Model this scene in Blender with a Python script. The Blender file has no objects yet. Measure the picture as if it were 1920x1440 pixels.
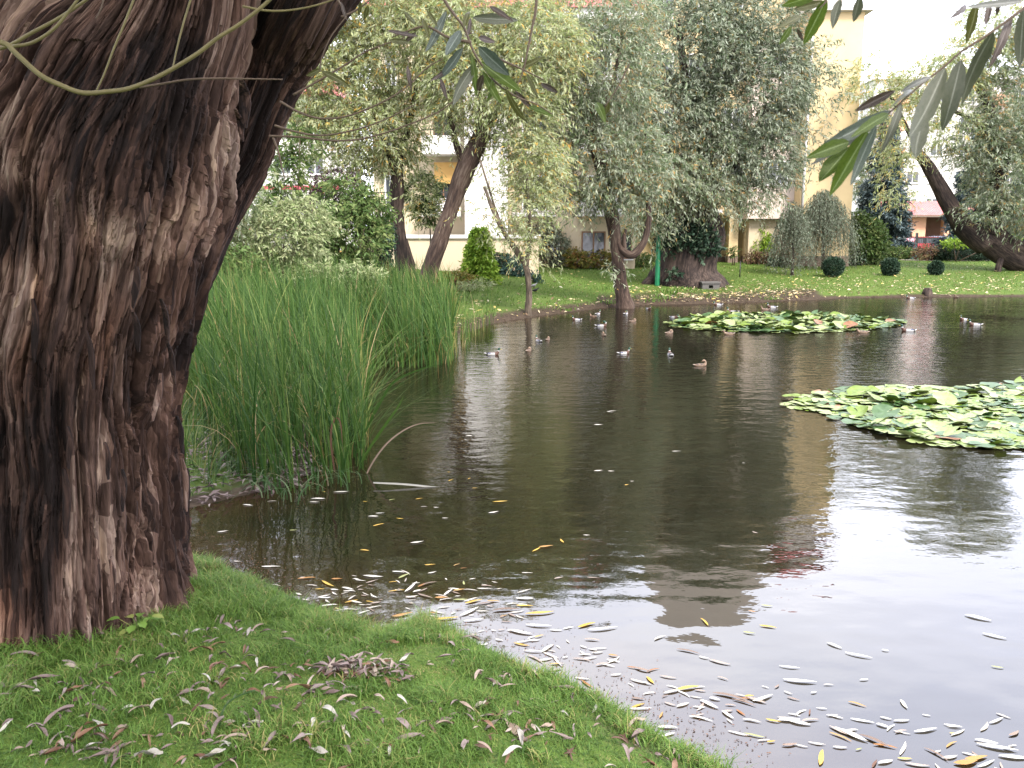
import bpy, math, random
import numpy as np
from mathutils import Vector

random.seed(7)
rng = np.random.default_rng(11)
R = math.radians
scene = bpy.context.scene
COL = scene.collection

# ------------------------------------------------------------------ camera
F = 1507.0
PITCH = R(9.8)
CAMZ = 2.2
cp, sp = math.cos(PITCH), math.sin(PITCH)
cam_d = bpy.data.cameras.new('camera')
cam = bpy.data.objects.new('camera', cam_d)
COL.objects.link(cam)
cam.location = (0, 0, CAMZ)
cam.rotation_euler = (R(90) - PITCH, 0, 0)
cam_d.sensor_width = 36.0
cam_d.lens = 36.0 * F / 1920.0
cam_d.clip_start = 0.05
cam_d.clip_end = 2000
cam_d.dof.use_dof = True
cam_d.dof.focus_distance = 9.0
cam_d.dof.aperture_fstop = 14.0
scene.camera = cam

# ------------------------------------------------------------------ world, sun, exposure
SUN_EL, SUN_AZ = R(48), R(150)      # azimuth clockwise from +Y: right and behind the camera
world = bpy.data.worlds.new('World')
scene.world = world
world.use_nodes = True
wn, wl = world.node_tree.nodes, world.node_tree.links
wn.clear()
sky = wn.new('ShaderNodeTexSky')
sky.sky_type = 'NISHITA'
sky.sun_disc = False
sky.sun_elevation = SUN_EL
sky.sun_rotation = SUN_AZ
sky.dust_density = 4.0
tc = wn.new('ShaderNodeTexCoord')
mp = wn.new('ShaderNodeMapping')
mp.inputs['Scale'].default_value = (1.0, 1.0, 2.6)
wl.new(tc.outputs['Generated'], mp.inputs['Vector'])
cn = wn.new('ShaderNodeTexNoise')
cn.inputs['Scale'].default_value = 2.2
cn.inputs['Detail'].default_value = 5
wl.new(mp.outputs['Vector'], cn.inputs['Vector'])
cr = wn.new('ShaderNodeValToRGB')
cr.color_ramp.elements[0].position = 0.35
cr.color_ramp.elements[0].color = (0.74, 0.76, 0.90, 1)
cr.color_ramp.elements[1].position = 0.7
cr.color_ramp.elements[1].color = (1.0, 0.99, 1.04, 1)
wl.new(cn.outputs['Fac'], cr.inputs['Fac'])
mul = wn.new('ShaderNodeMix')
mul.data_type = 'RGBA'
mul.blend_type = 'MULTIPLY'
mul.inputs['Factor'].default_value = 1.0
wl.new(cr.outputs['Color'], mul.inputs['A'])
mul.inputs['B'].default_value = (9.5, 9.5, 9.5, 1)
sepw = wn.new('ShaderNodeSeparateXYZ')          # thin cloud is brighter ahead, over the pond's far side
wl.new(tc.outputs['Generated'], sepw.inputs[0])
mr = wn.new('ShaderNodeMapRange')
mr.inputs['From Min'].default_value = -1; mr.inputs['From Max'].default_value = 0.9
mr.inputs['To Min'].default_value = 0.76; mr.inputs['To Max'].default_value = 1.26
wl.new(sepw.outputs['Y'], mr.inputs['Value'])
mul2 = wn.new('ShaderNodeMix'); mul2.data_type = 'RGBA'; mul2.blend_type = 'MULTIPLY'; mul2.inputs['Factor'].default_value = 1.0
wl.new(mul.outputs['Result'], mul2.inputs['A']); wl.new(mr.outputs[0], mul2.inputs['B'])
mix = wn.new('ShaderNodeMix')
mix.data_type = 'RGBA'
mix.inputs['Factor'].default_value = 0.85
wl.new(sky.outputs['Color'], mix.inputs['A'])
wl.new(mul2.outputs['Result'], mix.inputs['B'])
bg = wn.new('ShaderNodeBackground')
bg.inputs['Strength'].default_value = 0.1
wl.new(mix.outputs['Result'], bg.inputs['Color'])
wo = wn.new('ShaderNodeOutputWorld')
wl.new(bg.outputs['Background'], wo.inputs['Surface'])

sd = bpy.data.lights.new('sun', 'SUN')
sd.energy = 1.5
sd.angle = R(14)
sd.color = (1.0, 0.94, 0.86)
so = bpy.data.objects.new('sun', sd)
COL.objects.link(so)
sdir = Vector((math.sin(SUN_AZ) * math.cos(SUN_EL), math.cos(SUN_AZ) * math.cos(SUN_EL), math.sin(SUN_EL)))
so.rotation_euler = sdir.to_track_quat('Z', 'Y').to_euler()
so.location = (10, -20, 30)

vs = scene.view_settings
vs.view_transform = 'Standard'
vs.look = 'None'
vs.exposure = 2.6
vs.gamma = 1.0
scene.render.engine = 'CYCLES'
scene.cycles.use_denoising = True
scene.cycles.max_bounces = 6
scene.cycles.diffuse_bounces = 3
scene.cycles.glossy_bounces = 3
scene.cycles.transparent_max_bounces = 4
scene.cycles.sample_clamp_indirect = 8

# ------------------------------------------------------------------ pixel helpers (photo pixels 1920x1440)
def raydir(px, py):
    dx, dv = (px - 960) / F, (720 - py) / F
    return np.array([dx, cp + dv * sp, -sp + dv * cp])
def P(px, py, Y):                   # point seen at the pixel, at world depth Y
    d = raydir(px, py)
    return np.array([0, 0, CAMZ]) + d * (Y / d[1])
def W(px, py, z=0.0):               # point seen at the pixel, on the plane z
    d = raydir(px, py)
    return np.array([0, 0, CAMZ]) + d * ((z - CAMZ) / d[2])
def pxm(Y):                         # metres per photo pixel at depth Y
    return Y / F

# ------------------------------------------------------------------ noise
def _hash(ix, iy, iz, s):
    h = (ix.astype(np.int64) * 374761393 + iy.astype(np.int64) * 668265263 + iz.astype(np.int64) * 2147483647 + s * 974634777) & 0xffffffff
    h = ((h ^ (h >> 13)) * 1274126177) & 0xffffffff
    h = h ^ (h >> 16)
    return (h & 0xffff) / 65535.0
def vnoise(p, s=0):                 # value noise, -1..1
    i = np.floor(p).astype(np.int64)
    f = p - i
    u = f * f * (3 - 2 * f)
    r = 0
    for dx in (0, 1):
        for dy in (0, 1):
            for dz in (0, 1):
                w = (u[:, 0] if dx else 1 - u[:, 0]) * (u[:, 1] if dy else 1 - u[:, 1]) * (u[:, 2] if dz else 1 - u[:, 2])
                r = r + w * _hash(i[:, 0] + dx, i[:, 1] + dy, i[:, 2] + dz, s)
    return r * 2 - 1
def fbm(p, s=0, o=3):
    r, a = 0, 1.0
    for k in range(o):
        r = r + a * vnoise(p * (2.03 ** k), s + k * 17)
        a *= 0.5
    return r

# ------------------------------------------------------------------ mesh helpers
def link(name, me, parent=None):
    o = bpy.data.objects.new(name, me)
    COL.objects.link(o)
    if parent is not None:
        o.parent = parent
    return o
def wloc(o):
    v = np.zeros(3)
    while o is not None:
        v = v + np.array(o.location)
        o = o.parent
    return v
def tag(o, label=None, cat=None, group=None, kind=None):
    if label: o['label'] = label
    if cat: o['category'] = cat
    if group: o['group'] = group
    if kind: o['kind'] = kind
    return o
def thing(name, label, cat, loc=(0, 0, 0), rotz=0, group=None):
    o = bpy.data.objects.new(name, None)
    COL.objects.link(o)
    o.empty_display_size = 0.2
    o.location = tuple(float(v) for v in loc)
    o.rotation_euler = (0, 0, rotz)
    return tag(o, label, cat, group)

class MB:
    """collects geometry; build() makes ONE mesh object"""
    def __init__(s):
        s.V, s.Fc, s.M, s.A, s.n, s.U = [], [], [], [], 0, []
    def add(s, V, Fa, m=0, rnd=None, uv=None):
        V = np.asarray(V, float).reshape(-1, 3)
        Fa = [np.asarray(Fa)] if isinstance(Fa, np.ndarray) else [np.asarray(f) for f in Fa]
        groups = {}
        for f in Fa:
            if f.ndim == 1:
                groups.setdefault(len(f), []).append(f[None])
            else:
                groups.setdefault(f.shape[1], []).append(f)
        for k, g in groups.items():
            g = np.concatenate(g) + s.n
            s.Fc.append(g)
            s.M.append(np.full(len(g), m) if np.isscalar(m) else np.asarray(m))
        s.V.append(V)
        if rnd is None: rnd = np.full(len(V), random.random())
        s.A.append(np.full(len(V), rnd) if np.isscalar(rnd) else np.asarray(rnd))
        s.U.append(V if uv is None else uv)
        s.n += len(V)
        return s
    def build(s, name, mats, parent=None, smooth=True, origin=None):
        V = np.concatenate(s.V)
        if origin is None and parent is not None: origin = wloc(parent)
        if origin is not None: V = V - np.asarray(origin, float)
        me = bpy.data.meshes.new(name)
        nl = sum(f.size for f in s.Fc)
        nf = sum(len(f) for f in s.Fc)
        me.vertices.add(len(V)); me.vertices.foreach_set('co', V.astype(np.float32).ravel())
        me.loops.add(nl); me.loops.foreach_set('vertex_index', np.concatenate([f.ravel() for f in s.Fc]).astype(np.int32))
        me.polygons.add(nf)
        tot = np.concatenate([np.full(len(f), f.shape[1]) for f in s.Fc])
        st = np.concatenate([[0], np.cumsum(tot)[:-1]])
        me.polygons.foreach_set('loop_start', st.astype(np.int32))
        me.polygons.foreach_set('loop_total', tot.astype(np.int32))
        me.polygons.foreach_set('material_index', np.concatenate(s.M).astype(np.int32))
        me.polygons.foreach_set('use_smooth', np.full(nf, smooth))
        a = me.attributes.new('rnd', 'FLOAT', 'POINT')
        a.data.foreach_set('value', np.concatenate(s.A).astype(np.float32))
        b = me.attributes.new('buv', 'FLOAT_VECTOR', 'POINT')
        b.data.foreach_set('vector', np.concatenate(s.U).astype(np.float32).ravel())
        me.update(calc_edges=True)
        me.validate()
        for m in (mats if isinstance(mats, (list, tuple)) else [mats]): me.materials.append(m)
        o = link(name, me, parent)
        return o
    def box(s, x0, x1, y0, y1, z0, z1, m=0):
        V = [(x0, y0, z0), (x1, y0, z0), (x1, y1, z0), (x0, y1, z0), (x0, y0, z1), (x1, y0, z1), (x1, y1, z1), (x0, y1, z1)]
        Fq = np.array([(3, 2, 1, 0), (4, 5, 6, 7), (0, 1, 5, 4), (1, 2, 6, 5), (2, 3, 7, 6), (3, 0, 4, 7)])
        return s.add(V, Fq, m)
    def tube(s, pts, rad, seg=8, m=0, caps=True):
        V, Fq, uv = tube_geo(pts, rad, seg)
        fs = [Fq]
        if caps:
            n = len(pts)
            fs += [np.arange(seg)[::-1], np.arange(seg) + (n - 1) * seg]
        return s.add(V, fs, m, uv=uv)

def smooth_path(pts, sub=4):
    """Catmull-Rom through the points (any dimension)"""
    p = np.asarray(pts, float)
    p = np.vstack([2 * p[0] - p[1], p, 2 * p[-1] - p[-2]])
    out = []
    for i in range(1, len(p) - 2):
        for t in np.linspace(0, 1, sub, endpoint=False):
            a, b, c, d = p[i - 1], p[i], p[i + 1], p[i + 2]
            out.append(0.5 * (2 * b + (c - a) * t + (2 * a - 5 * b + 4 * c - d) * t * t + (3 * b - a - 3 * c + d) * t ** 3))
    out.append(p[-2])
    return np.array(out)
def frames(pts):
    t = np.gradient(pts, axis=0)
    t /= np.linalg.norm(t, axis=1)[:, None] + 1e-9
    ref = np.array([1.0, 0.0, 0.0]) if abs(t[0][0]) < 0.8 else np.array([0, 1.0, 0])
    U, Vv = [], []
    u = ref
    for k in range(len(pts)):
        u = u - t[k] * np.dot(u, t[k])
        u /= np.linalg.norm(u) + 1e-9
        U.append(u); Vv.append(np.cross(t[k], u))
    return t, np.array(U), np.array(Vv)
def tube_geo(pts, rad, seg=8, warp=0.0):
    pts = np.asarray(pts, float)
    rad = np.broadcast_to(np.asarray(rad, float), (len(pts),))
    t, U, Vv = frames(pts)
    a = np.linspace(0, 2 * np.pi, seg, endpoint=False)
    a = a - warp * np.sin(a + np.pi / 2)
    c, s_ = np.cos(a), np.sin(a)
    V = pts[:, None] + rad[:, None, None] * (U[:, None] * c[None, :, None] + Vv[:, None] * s_[None, :, None])
    arc = np.concatenate([[0], np.cumsum(np.linalg.norm(np.diff(pts, axis=0), axis=1))])
    uv = np.stack([np.broadcast_to(c, (len(pts), seg)) * rad[:, None], np.broadcast_to(s_, (len(pts), seg)) * rad[:, None], np.repeat(arc[:, None], seg, 1)], -1)
    return V.reshape(-1, 3), grid_faces(len(pts), seg), uv.reshape(-1, 3)
def grid_faces(n, seg, wrap=True):
    j, k = np.meshgrid(np.arange(n - 1), np.arange(seg if wrap else seg - 1), indexing='ij')
    k2 = (k + 1) % seg
    return np.stack([j * seg + k, j * seg + k2, (j + 1) * seg + k2, (j + 1) * seg + k], -1).reshape(-1, 4)

def unit(v):
    return v / (np.linalg.norm(v, axis=-1, keepdims=True) + 1e-9)
def leaf_quads(mb, base, ldir, ll, lw, m=0, rnd=None, flat=0.0):
    """diamond leaves: base (N,3), direction, length, width"""
    n = len(base)
    rv = rng.normal(size=(n, 3))
    if flat: rv[:, 2] *= 1 - flat; 
    w = unit(np.cross(ldir, rv))
    nn = np.cross(w, ldir)
    bend = nn * (ll * rng.uniform(-0.15, 0.15, n))[:, None]
    mid = base + ldir * (ll * 0.45)[:, None] + bend
    V = np.stack([base, mid + w * (lw * 0.5)[:, None], base + ldir * ll[:, None], mid - w * (lw * 0.5)[:, None]], 1)
    i = np.arange(n)[:, None] * 4 + np.arange(4)[None]
    r = rng.random(n) if rnd is None else rnd
    mb.add(V.reshape(-1, 3), i, m, rnd=np.repeat(r, 4))
def sprays(mb, st, d, L, nleaf, ll, lw, droop=0.3, m_leaf=0, m_twig=1, twig_r=0.006, rspread=0.17, tw=True):
    """twigs with leaves along them"""
    n = len(st)
    d = unit(d)
    L = np.broadcast_to(L, (n,))
    rr = rng.random(n)
    t = (np.arange(nleaf)[None] + rng.random((n, nleaf))) / nleaf
    x = L[:, None] * t
    pos = st[:, None] + d[:, None] * x[..., None]
    pos[..., 2] -= droop * x ** 2
    tan = np.repeat(d[:, None], nleaf, 1).copy()
    tan[..., 2] -= 2 * droop * x
    tan = unit(tan)
    side = unit(np.cross(tan, rng.normal(size=tan.shape)))
    ld = unit(tan * 0.7 + side * 0.7 + np.array([0, 0, -0.45]))
    N = n * nleaf
    rnd = np.clip(rr[:, None] + rng.normal(0, rspread, (n, nleaf)), 0, 1)
    lens = ll * rng.uniform(0.55, 1.6, N)
    leaf_quads(mb, pos.reshape(-1, 3), ld.reshape(-1, 3), lens, lens * lw / ll * rng.uniform(0.7, 1.2, N), m_leaf, rnd.ravel())
    if tw:
        ts = np.array([0, 0.5, 1.0])
        x = L[:, None] * ts
        c = st[:, None] + d[:, None] * x[..., None]
        c[..., 2] -= droop * x ** 2
        a = np.array([0, 2.094, 4.189])
        off = np.stack([np.cos(a), np.sin(a), 0 * a], -1)
        rad = twig_r * np.array([1.0, 0.7, 0.3])
        V = c[:, :, None] + off[None, None] * rad[None, :, None, None]
        f = grid_faces(3, 3)
        Fq = (np.arange(n)[:, None, None] * 9 + f[None]).reshape(-1, 4)
        mb.add(V.reshape(-1, 3), Fq, m_twig, rnd=np.repeat(rr, 9))
def in_ball(n, shell=0.5):
    v = unit(rng.normal(size=(n, 3)))
    r = rng.random(n) ** (1 / 3) * (1 - shell) + shell * rng.uniform(0.75, 1.0, n)
    return v * r[:, None]

# ------------------------------------------------------------------ materials
def nodes(name):
    m = bpy.data.materials.new(name)
    m.use_nodes = True
    n = m.node_tree.nodes
    return m, n, m.node_tree.links, n['Principled BSDF']
def ramp(n, stops):
    r = n.new('ShaderNodeValToRGB')
    e = r.color_ramp.elements
    while len(e) < len(stops): e.new(0.5)
    for k, (p, c) in enumerate(stops):
        e[k].position = p
        e[k].color = (*c, 1)
    return r
def noise(n, l, scale, detail=4, vec=None, sc=None, rough=0.55):
    t = n.new('ShaderNodeTexNoise')
    t.inputs['Scale'].default_value = scale
    t.inputs['Detail'].default_value = detail
    t.inputs['Roughness'].default_value = rough
    if vec is not None:
        if sc is not None:
            mpn = n.new('ShaderNodeMapping')
            mpn.inputs['Scale'].default_value = sc
            l.new(vec, mpn.inputs['Vector'])
            vec = mpn.outputs['Vector']
        l.new(vec, t.inputs['Vector'])
    return t
def bump(n, l, src, bsdf, strength=0.5, dist=0.02):
    b = n.new('ShaderNodeBump')
    b.inputs['Strength'].default_value = strength
    b.inputs['Distance'].default_value = dist
    l.new(src, b.inputs['Height'])
    l.new(b.outputs['Normal'], bsdf.inputs['Normal'])
    return b
def mat_noise(name, stops, scale=6, rough=0.8, bmp=0.3, dist=0.01, spec=0.3, sc=None, metal=0.0, detail=5):
    m, n, l, b = nodes(name)
    t = n.new('ShaderNodeTexCoord')
    x = noise(n, l, scale, detail, t.outputs['Object'], sc)
    r = ramp(n, stops)
    l.new(x.outputs['Fac'], r.inputs['Fac'])
    l.new(r.outputs['Color'], b.inputs['Base Color'])
    b.inputs['Roughness'].default_value = rough
    b.inputs['Specular IOR Level'].default_value = spec
    b.inputs['Metallic'].default_value = metal
    if bmp: bump(n, l, x.outputs['Fac'], b, bmp, dist)
    return m
def two(c, k=0.75):
    return [(0.3, tuple(v * k for v in c)), (0.7, c)]
def mat_leaf(name, stops, back=None, trans=0.3, rough=0.55, spec=0.18, k=0.70):
    stops = [(p, tuple(v * k for v in c)) for p, c in stops]
    if back: back = tuple(v * k for v in back)
    m, n, l, b = nodes(name)
    a = n.new('ShaderNodeAttribute')
    a.attribute_name = 'rnd'
    r = ramp(n, stops)
    l.new(a.outputs['Fac'], r.inputs['Fac'])
    colr = r.outputs['Color']
    if back:
        g = n.new('ShaderNodeNewGeometry')
        mx = n.new('ShaderNodeMix')
        mx.data_type = 'RGBA'
        l.new(g.outputs['Backfacing'], mx.inputs['Factor'])
        l.new(colr, mx.inputs['A'])
        mx.inputs['B'].default_value = (*back, 1)
        colr = mx.outputs['Result']
    l.new(colr, b.inputs['Base Color'])
    b.inputs['Roughness'].default_value = rough
    b.inputs['Specular IOR Level'].default_value = spec
    tr = n.new('ShaderNodeBsdfTranslucent')
    l.new(r.outputs['Color'], tr.inputs['Color'])
    ms = n.new('ShaderNodeMixShader')
    ms.inputs['Fac'].default_value = trans
    l.new(b.outputs['BSDF'], ms.inputs[1])
    l.new(tr.outputs['BSDF'], ms.inputs[2])
    l.new(ms.outputs['Shader'], n['Material Output'].inputs['Surface'])
    return m
def mat_bark(name, stops, k=1.0, bmp=0.8, dist=0.02):
    """bark coloured in long streaks that follow the limb (buv = coordinates along the limb)"""
    m, n, l, b = nodes(name)
    a = n.new('ShaderNodeAttribute')
    a.attribute_name = 'buv'
    x = noise(n, l, 13 * k, 6, a.outputs['Vector'], (1, 1, 0.13), 0.62)
    big = noise(n, l, 1.3 * k, 3, a.outputs['Vector'], (1, 1, 0.5))
    fine = noise(n, l, 60 * k, 4, a.outputs['Vector'], (1, 1, 0.09), 0.6)
    add = n.new('ShaderNodeMath'); add.operation = 'MULTIPLY_ADD'
    l.new(fine.outputs['Fac'], add.inputs[0]); add.inputs[1].default_value = 0.5
    l.new(x.outputs['Fac'], add.inputs[2])
    ad2 = n.new('ShaderNodeMath'); ad2.operation = 'MULTIPLY_ADD'
    l.new(big.outputs['Fac'], ad2.inputs[0]); ad2.inputs[1].default_value = 0.7
    l.new(add.outputs[0], ad2.inputs[2])
    sc_ = n.new('ShaderNodeMath'); sc_.operation = 'MULTIPLY_ADD'
    l.new(ad2.outputs[0], sc_.inputs[0]); sc_.inputs[1].default_value = 2.1; sc_.inputs[2].default_value = -1.82
    r = ramp(n, stops)
    l.new(sc_.outputs[0], r.inputs['Fac'])
    l.new(r.outputs['Color'], b.inputs['Base Color'])
    b.inputs['Roughness'].default_value = 0.9
    b.inputs['Specular IOR Level'].default_value = 0.2
    bump(n, l, add.outputs[0], b, bmp, dist)
    return m

BARK_STOPS = [(0.14, (0.008, 0.005, 0.0045)), (0.36, (0.032, 0.0185, 0.0145)), (0.52, (0.084, 0.052, 0.041)), (0.66, (0.155, 0.110, 0.090)), (0.86, (0.30, 0.22, 0.165))]
def mat_old_bark():
    m, n, l, b = nodes('old_willow_bark')
    a = n.new('ShaderNodeAttribute'); a.attribute_name = 'buv'
    st = n.new('ShaderNodeAttribute'); st.attribute_name = 'rnd'          # blackened, decayed patches, with the crown's shade painted in
    wp = noise(n, l, 5, 3, a.outputs['Vector'], (1, 1, .5))
    va = n.new('ShaderNodeVectorMath'); va.operation = 'MULTIPLY_ADD'
    l.new(wp.outputs['Color'], va.inputs[0]); va.inputs[1].default_value = (.10, .10, .25); l.new(a.outputs['Vector'], va.inputs[2])
    def vor(scale, stretch):
        mpn = n.new('ShaderNodeMapping'); mpn.inputs['Scale'].default_value = (1, 1, stretch); l.new(va.outputs[0], mpn.inputs['Vector'])
        v = n.new('ShaderNodeTexVoronoi'); v.inputs['Scale'].default_value = scale; v.feature = 'F1'; l.new(mpn.outputs['Vector'], v.inputs['Vector'])
        sx_ = n.new('ShaderNodeSeparateColor'); l.new(v.outputs['Color'], sx_.inputs[0])
        return sx_.outputs[0], v.outputs['Distance']
    p1, d1 = vor(23, .045)
    p2, d2 = vor(60, .05)
    fib = noise(n, l, 70, 4, a.outputs['Vector'], (1, 1, .06), .65)
    big = noise(n, l, 2.2, 4, a.outputs['Vector'], (1, 1, .35))
    def madd(x, k, y):
        q = n.new('ShaderNodeMath'); q.operation = 'MULTIPLY_ADD'
        l.new(x, q.inputs[0]); q.inputs[1].default_value = k
        if isinstance(y, float): q.inputs[2].default_value = y
        else: l.new(y, q.inputs[2])
        return q.outputs[0]
    f = madd(p1, .34, -.315)
    f = madd(p2, .22, f)
    f = madd(fib.outputs['Fac'], .55, f)
    f = madd(big.outputs['Fac'], .48, f)
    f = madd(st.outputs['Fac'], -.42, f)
    r = ramp(n, BARK_STOPS); l.new(f, r.inputs['Fac'])
    hue = noise(n, l, 4.5, 3, a.outputs['Vector'], (1, 1, .2))
    rh = ramp(n, [(.40, (1.0, .92, .86)), (.56, (1.0, 1.0, 1.0)), (.70, (1.15, .95, .80))]); l.new(hue.outputs['Fac'], rh.inputs['Fac'])
    mx = n.new('ShaderNodeMix'); mx.data_type = 'RGBA'; mx.blend_type = 'MULTIPLY'; mx.inputs['Factor'].default_value = 1
    l.new(r.outputs['Color'], mx.inputs['A']); l.new(rh.outputs['Color'], mx.inputs['B'])
    l.new(mx.outputs['Result'], b.inputs['Base Color'])
    b.inputs['Roughness'].default_value = .9; b.inputs['Specular IOR Level'].default_value = .15
    h = madd(d2, -.6, madd(d1, -.7, madd(fib.outputs['Fac'], .5, 0.0)))
    bump(n, l, h, b, 1.0, .02)
    return m
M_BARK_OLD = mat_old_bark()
M_BARK = mat_bark('bark_brown', [(0.1, (0.016, 0.011, 0.009)), (0.5, (0.045, 0.029, 0.022)), (0.9, (0.09, 0.068, 0.052))], 1.2, 0.8, 0.02)
M_BARK_DK = mat_bark('bark_dark', [(0.1, (0.007, 0.0055, 0.005)), (0.5, (0.026, 0.018, 0.015)), (0.9, (0.065, 0.047, 0.037))], 1.2, 0.8, 0.02)
M_BARK_GY = mat_bark('bark_grey', [(0.1, (0.03, 0.024, 0.018)), (0.5, (0.075, 0.058, 0.042)), (0.9, (0.13, 0.105, 0.078))], 2.0, 0.6, 0.01)
M_TWIG = mat_noise('twig_olive', two((0.11, 0.09, 0.035)), 20, 0.6)
M_TWIG_BR = mat_noise('twig_brown', two((0.075, 0.05, 0.033)), 20, 0.7)
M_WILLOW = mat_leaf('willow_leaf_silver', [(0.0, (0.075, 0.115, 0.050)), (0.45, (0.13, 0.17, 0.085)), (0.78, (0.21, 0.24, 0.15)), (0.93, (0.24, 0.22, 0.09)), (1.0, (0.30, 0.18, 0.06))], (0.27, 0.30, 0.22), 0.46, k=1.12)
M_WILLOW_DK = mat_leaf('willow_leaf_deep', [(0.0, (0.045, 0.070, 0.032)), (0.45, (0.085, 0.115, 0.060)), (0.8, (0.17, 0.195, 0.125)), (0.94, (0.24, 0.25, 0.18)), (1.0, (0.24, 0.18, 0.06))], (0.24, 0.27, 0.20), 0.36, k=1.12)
M_WILLOW_LT = mat_leaf('willow_leaf_light', [(0.0, (0.13, 0.17, 0.055)), (0.45, (0.20, 0.235, 0.09)), (0.8, (0.28, 0.30, 0.15)), (0.93, (0.36, 0.31, 0.10)), (1.0, (0.42, 0.26, 0.06))], (0.33, 0.36, 0.22), 0.52, k=1.22)
M_SHRUB = mat_leaf('shrub_leaf_green', [(0, (0.045, 0.085, 0.02)), (0.6, (0.10, 0.16, 0.045)), (1, (0.19, 0.23, 0.08))], None, 0.35, k=.9)
M_SHRUB_LT = mat_leaf('shrub_leaf_pale', [(0, (0.10, 0.15, 0.05)), (0.6, (0.19, 0.24, 0.10)), (1, (0.30, 0.31, 0.16))], (0.28, 0.31, 0.17), 0.42, k=1.15)
M_SHRUB_DK = mat_leaf('shrub_leaf_dark', [(0, (0.012, 0.030, 0.016)), (0.6, (0.030, 0.065, 0.036)), (1, (0.065, 0.10, 0.06))], None, 0.1)
M_SHRUB_YL = mat_leaf('shrub_leaf_yellow', [(0, (0.13, 0.15, 0.03)), (0.5, (0.26, 0.25, 0.05)), (0.85, (0.30, 0.20, 0.05)), (1, (0.26, 0.10, 0.04))], None, 0.3)
M_THUJA = mat_leaf('thuja_scale', [(0, (0.06, 0.12, 0.012)), (0.6, (0.17, 0.27, 0.03)), (1, (0.28, 0.36, 0.06))], None, 0.3, k=1.3)
M_BROWN_SHRUB = mat_leaf('shrub_leaf_brown', [(0, (0.10, 0.055, 0.035)), (0.6, (0.22, 0.13, 0.075)), (1, (0.24, 0.20, 0.09))], None, 0.25)
M_MAROON = mat_leaf('shrub_leaf_maroon', [(0, (0.05, 0.022, 0.032)), (0.6, (0.12, 0.06, 0.075)), (1, (0.20, 0.12, 0.11))], None, 0.25)
M_SPRUCE = mat_leaf('blue_spruce_needle', [(0, (0.022, 0.045, 0.050)), (0.6, (0.075, 0.115, 0.125)), (1, (0.19, 0.25, 0.26))], None, 0.06)
M_BLUEGRN = mat_leaf('shrub_leaf_bluegreen', [(0, (0.018, 0.05, 0.04)), (0.6, (0.05, 0.11, 0.085)), (1, (0.10, 0.17, 0.13))], None, 0.15)
M_BIRCH = mat_leaf('weeping_leaf', [(0, (0.075, 0.105, 0.06)), (0.6, (0.135, 0.175, 0.11)), (1, (0.23, 0.26, 0.18))], (0.22, 0.26, 0.19), 0.3)
M_REED = mat_leaf('reed_blade', [(0.0, (0.024, 0.070, 0.012)), (0.4, (0.062, 0.132, 0.020)), (0.66, (0.12, 0.20, 0.045)), (0.82, (0.24, 0.28, 0.08)), (0.92, (0.30, 0.22, 0.08)), (1.0, (0.46, 0.34, 0.18))], None, 0.3, 0.55, 0.12, .52)
M_SEDGE = mat_leaf('sedge_blade', [(0.0, (0.035, 0.09, 0.025)), (0.5, (0.085, 0.16, 0.055)), (0.85, (0.18, 0.23, 0.12)), (1.0, (0.32, 0.27, 0.17))], None, 0.3, 0.5, 0.12, .5)
M_GRASS = mat_leaf('grass_blade', [(0.0, (0.035, 0.080, 0.012)), (0.4, (0.090, 0.175, 0.028)), (0.7, (0.15, 0.25, 0.048)), (0.88, (0.26, 0.26, 0.08)), (1.0, (0.34, 0.27, 0.12))], None, 0.35, 0.55, 0.2, .80)
LC = {
    'pale': [(0, (0.40, 0.36, 0.30)), (0.5, (0.62, 0.58, 0.50)), (1, (0.72, 0.70, 0.62))],
    'tan': [(0, (0.22, 0.15, 0.11)), (0.5, (0.40, 0.30, 0.235)), (1, (0.50, 0.42, 0.36))],
    'mauve': [(0, (0.15, 0.10, 0.09)), (0.5, (0.26, 0.19, 0.175)), (1, (0.36, 0.29, 0.27))],
    'brown': [(0, (0.10, 0.05, 0.03)), (0.5, (0.20, 0.10, 0.06)), (1, (0.30, 0.17, 0.10))],
    'yellow': [(0, (0.50, 0.30, 0.04)), (0.5, (0.68, 0.45, 0.07)), (1, (0.62, 0.52, 0.18))],
    'orange': [(0, (0.36, 0.15, 0.04)), (0.5, (0.50, 0.24, 0.06)), (1, (0.55, 0.36, 0.12))],
    'green': [(0, (0.30, 0.34, 0.10)), (1, (0.48, 0.48, 0.20))],
}
M_DEAD = {k: mat_leaf('dead_leaf_' + k, v, None, 0.15, 0.55, 0.3, {'pale': 0.45, 'yellow': .62, 'green': .55}.get(k, 0.55)) for k, v in LC.items()}
M_LITTER = mat_leaf('leaf_litter', [(0, (0.16, 0.10, 0.06)), (0.3, (0.42, 0.32, 0.2)), (0.6, (0.62, 0.52, 0.34)), (0.85, (0.68, 0.50, 0.14)), (1, (0.75, 0.70, 0.58))], None, 0.1)

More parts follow.
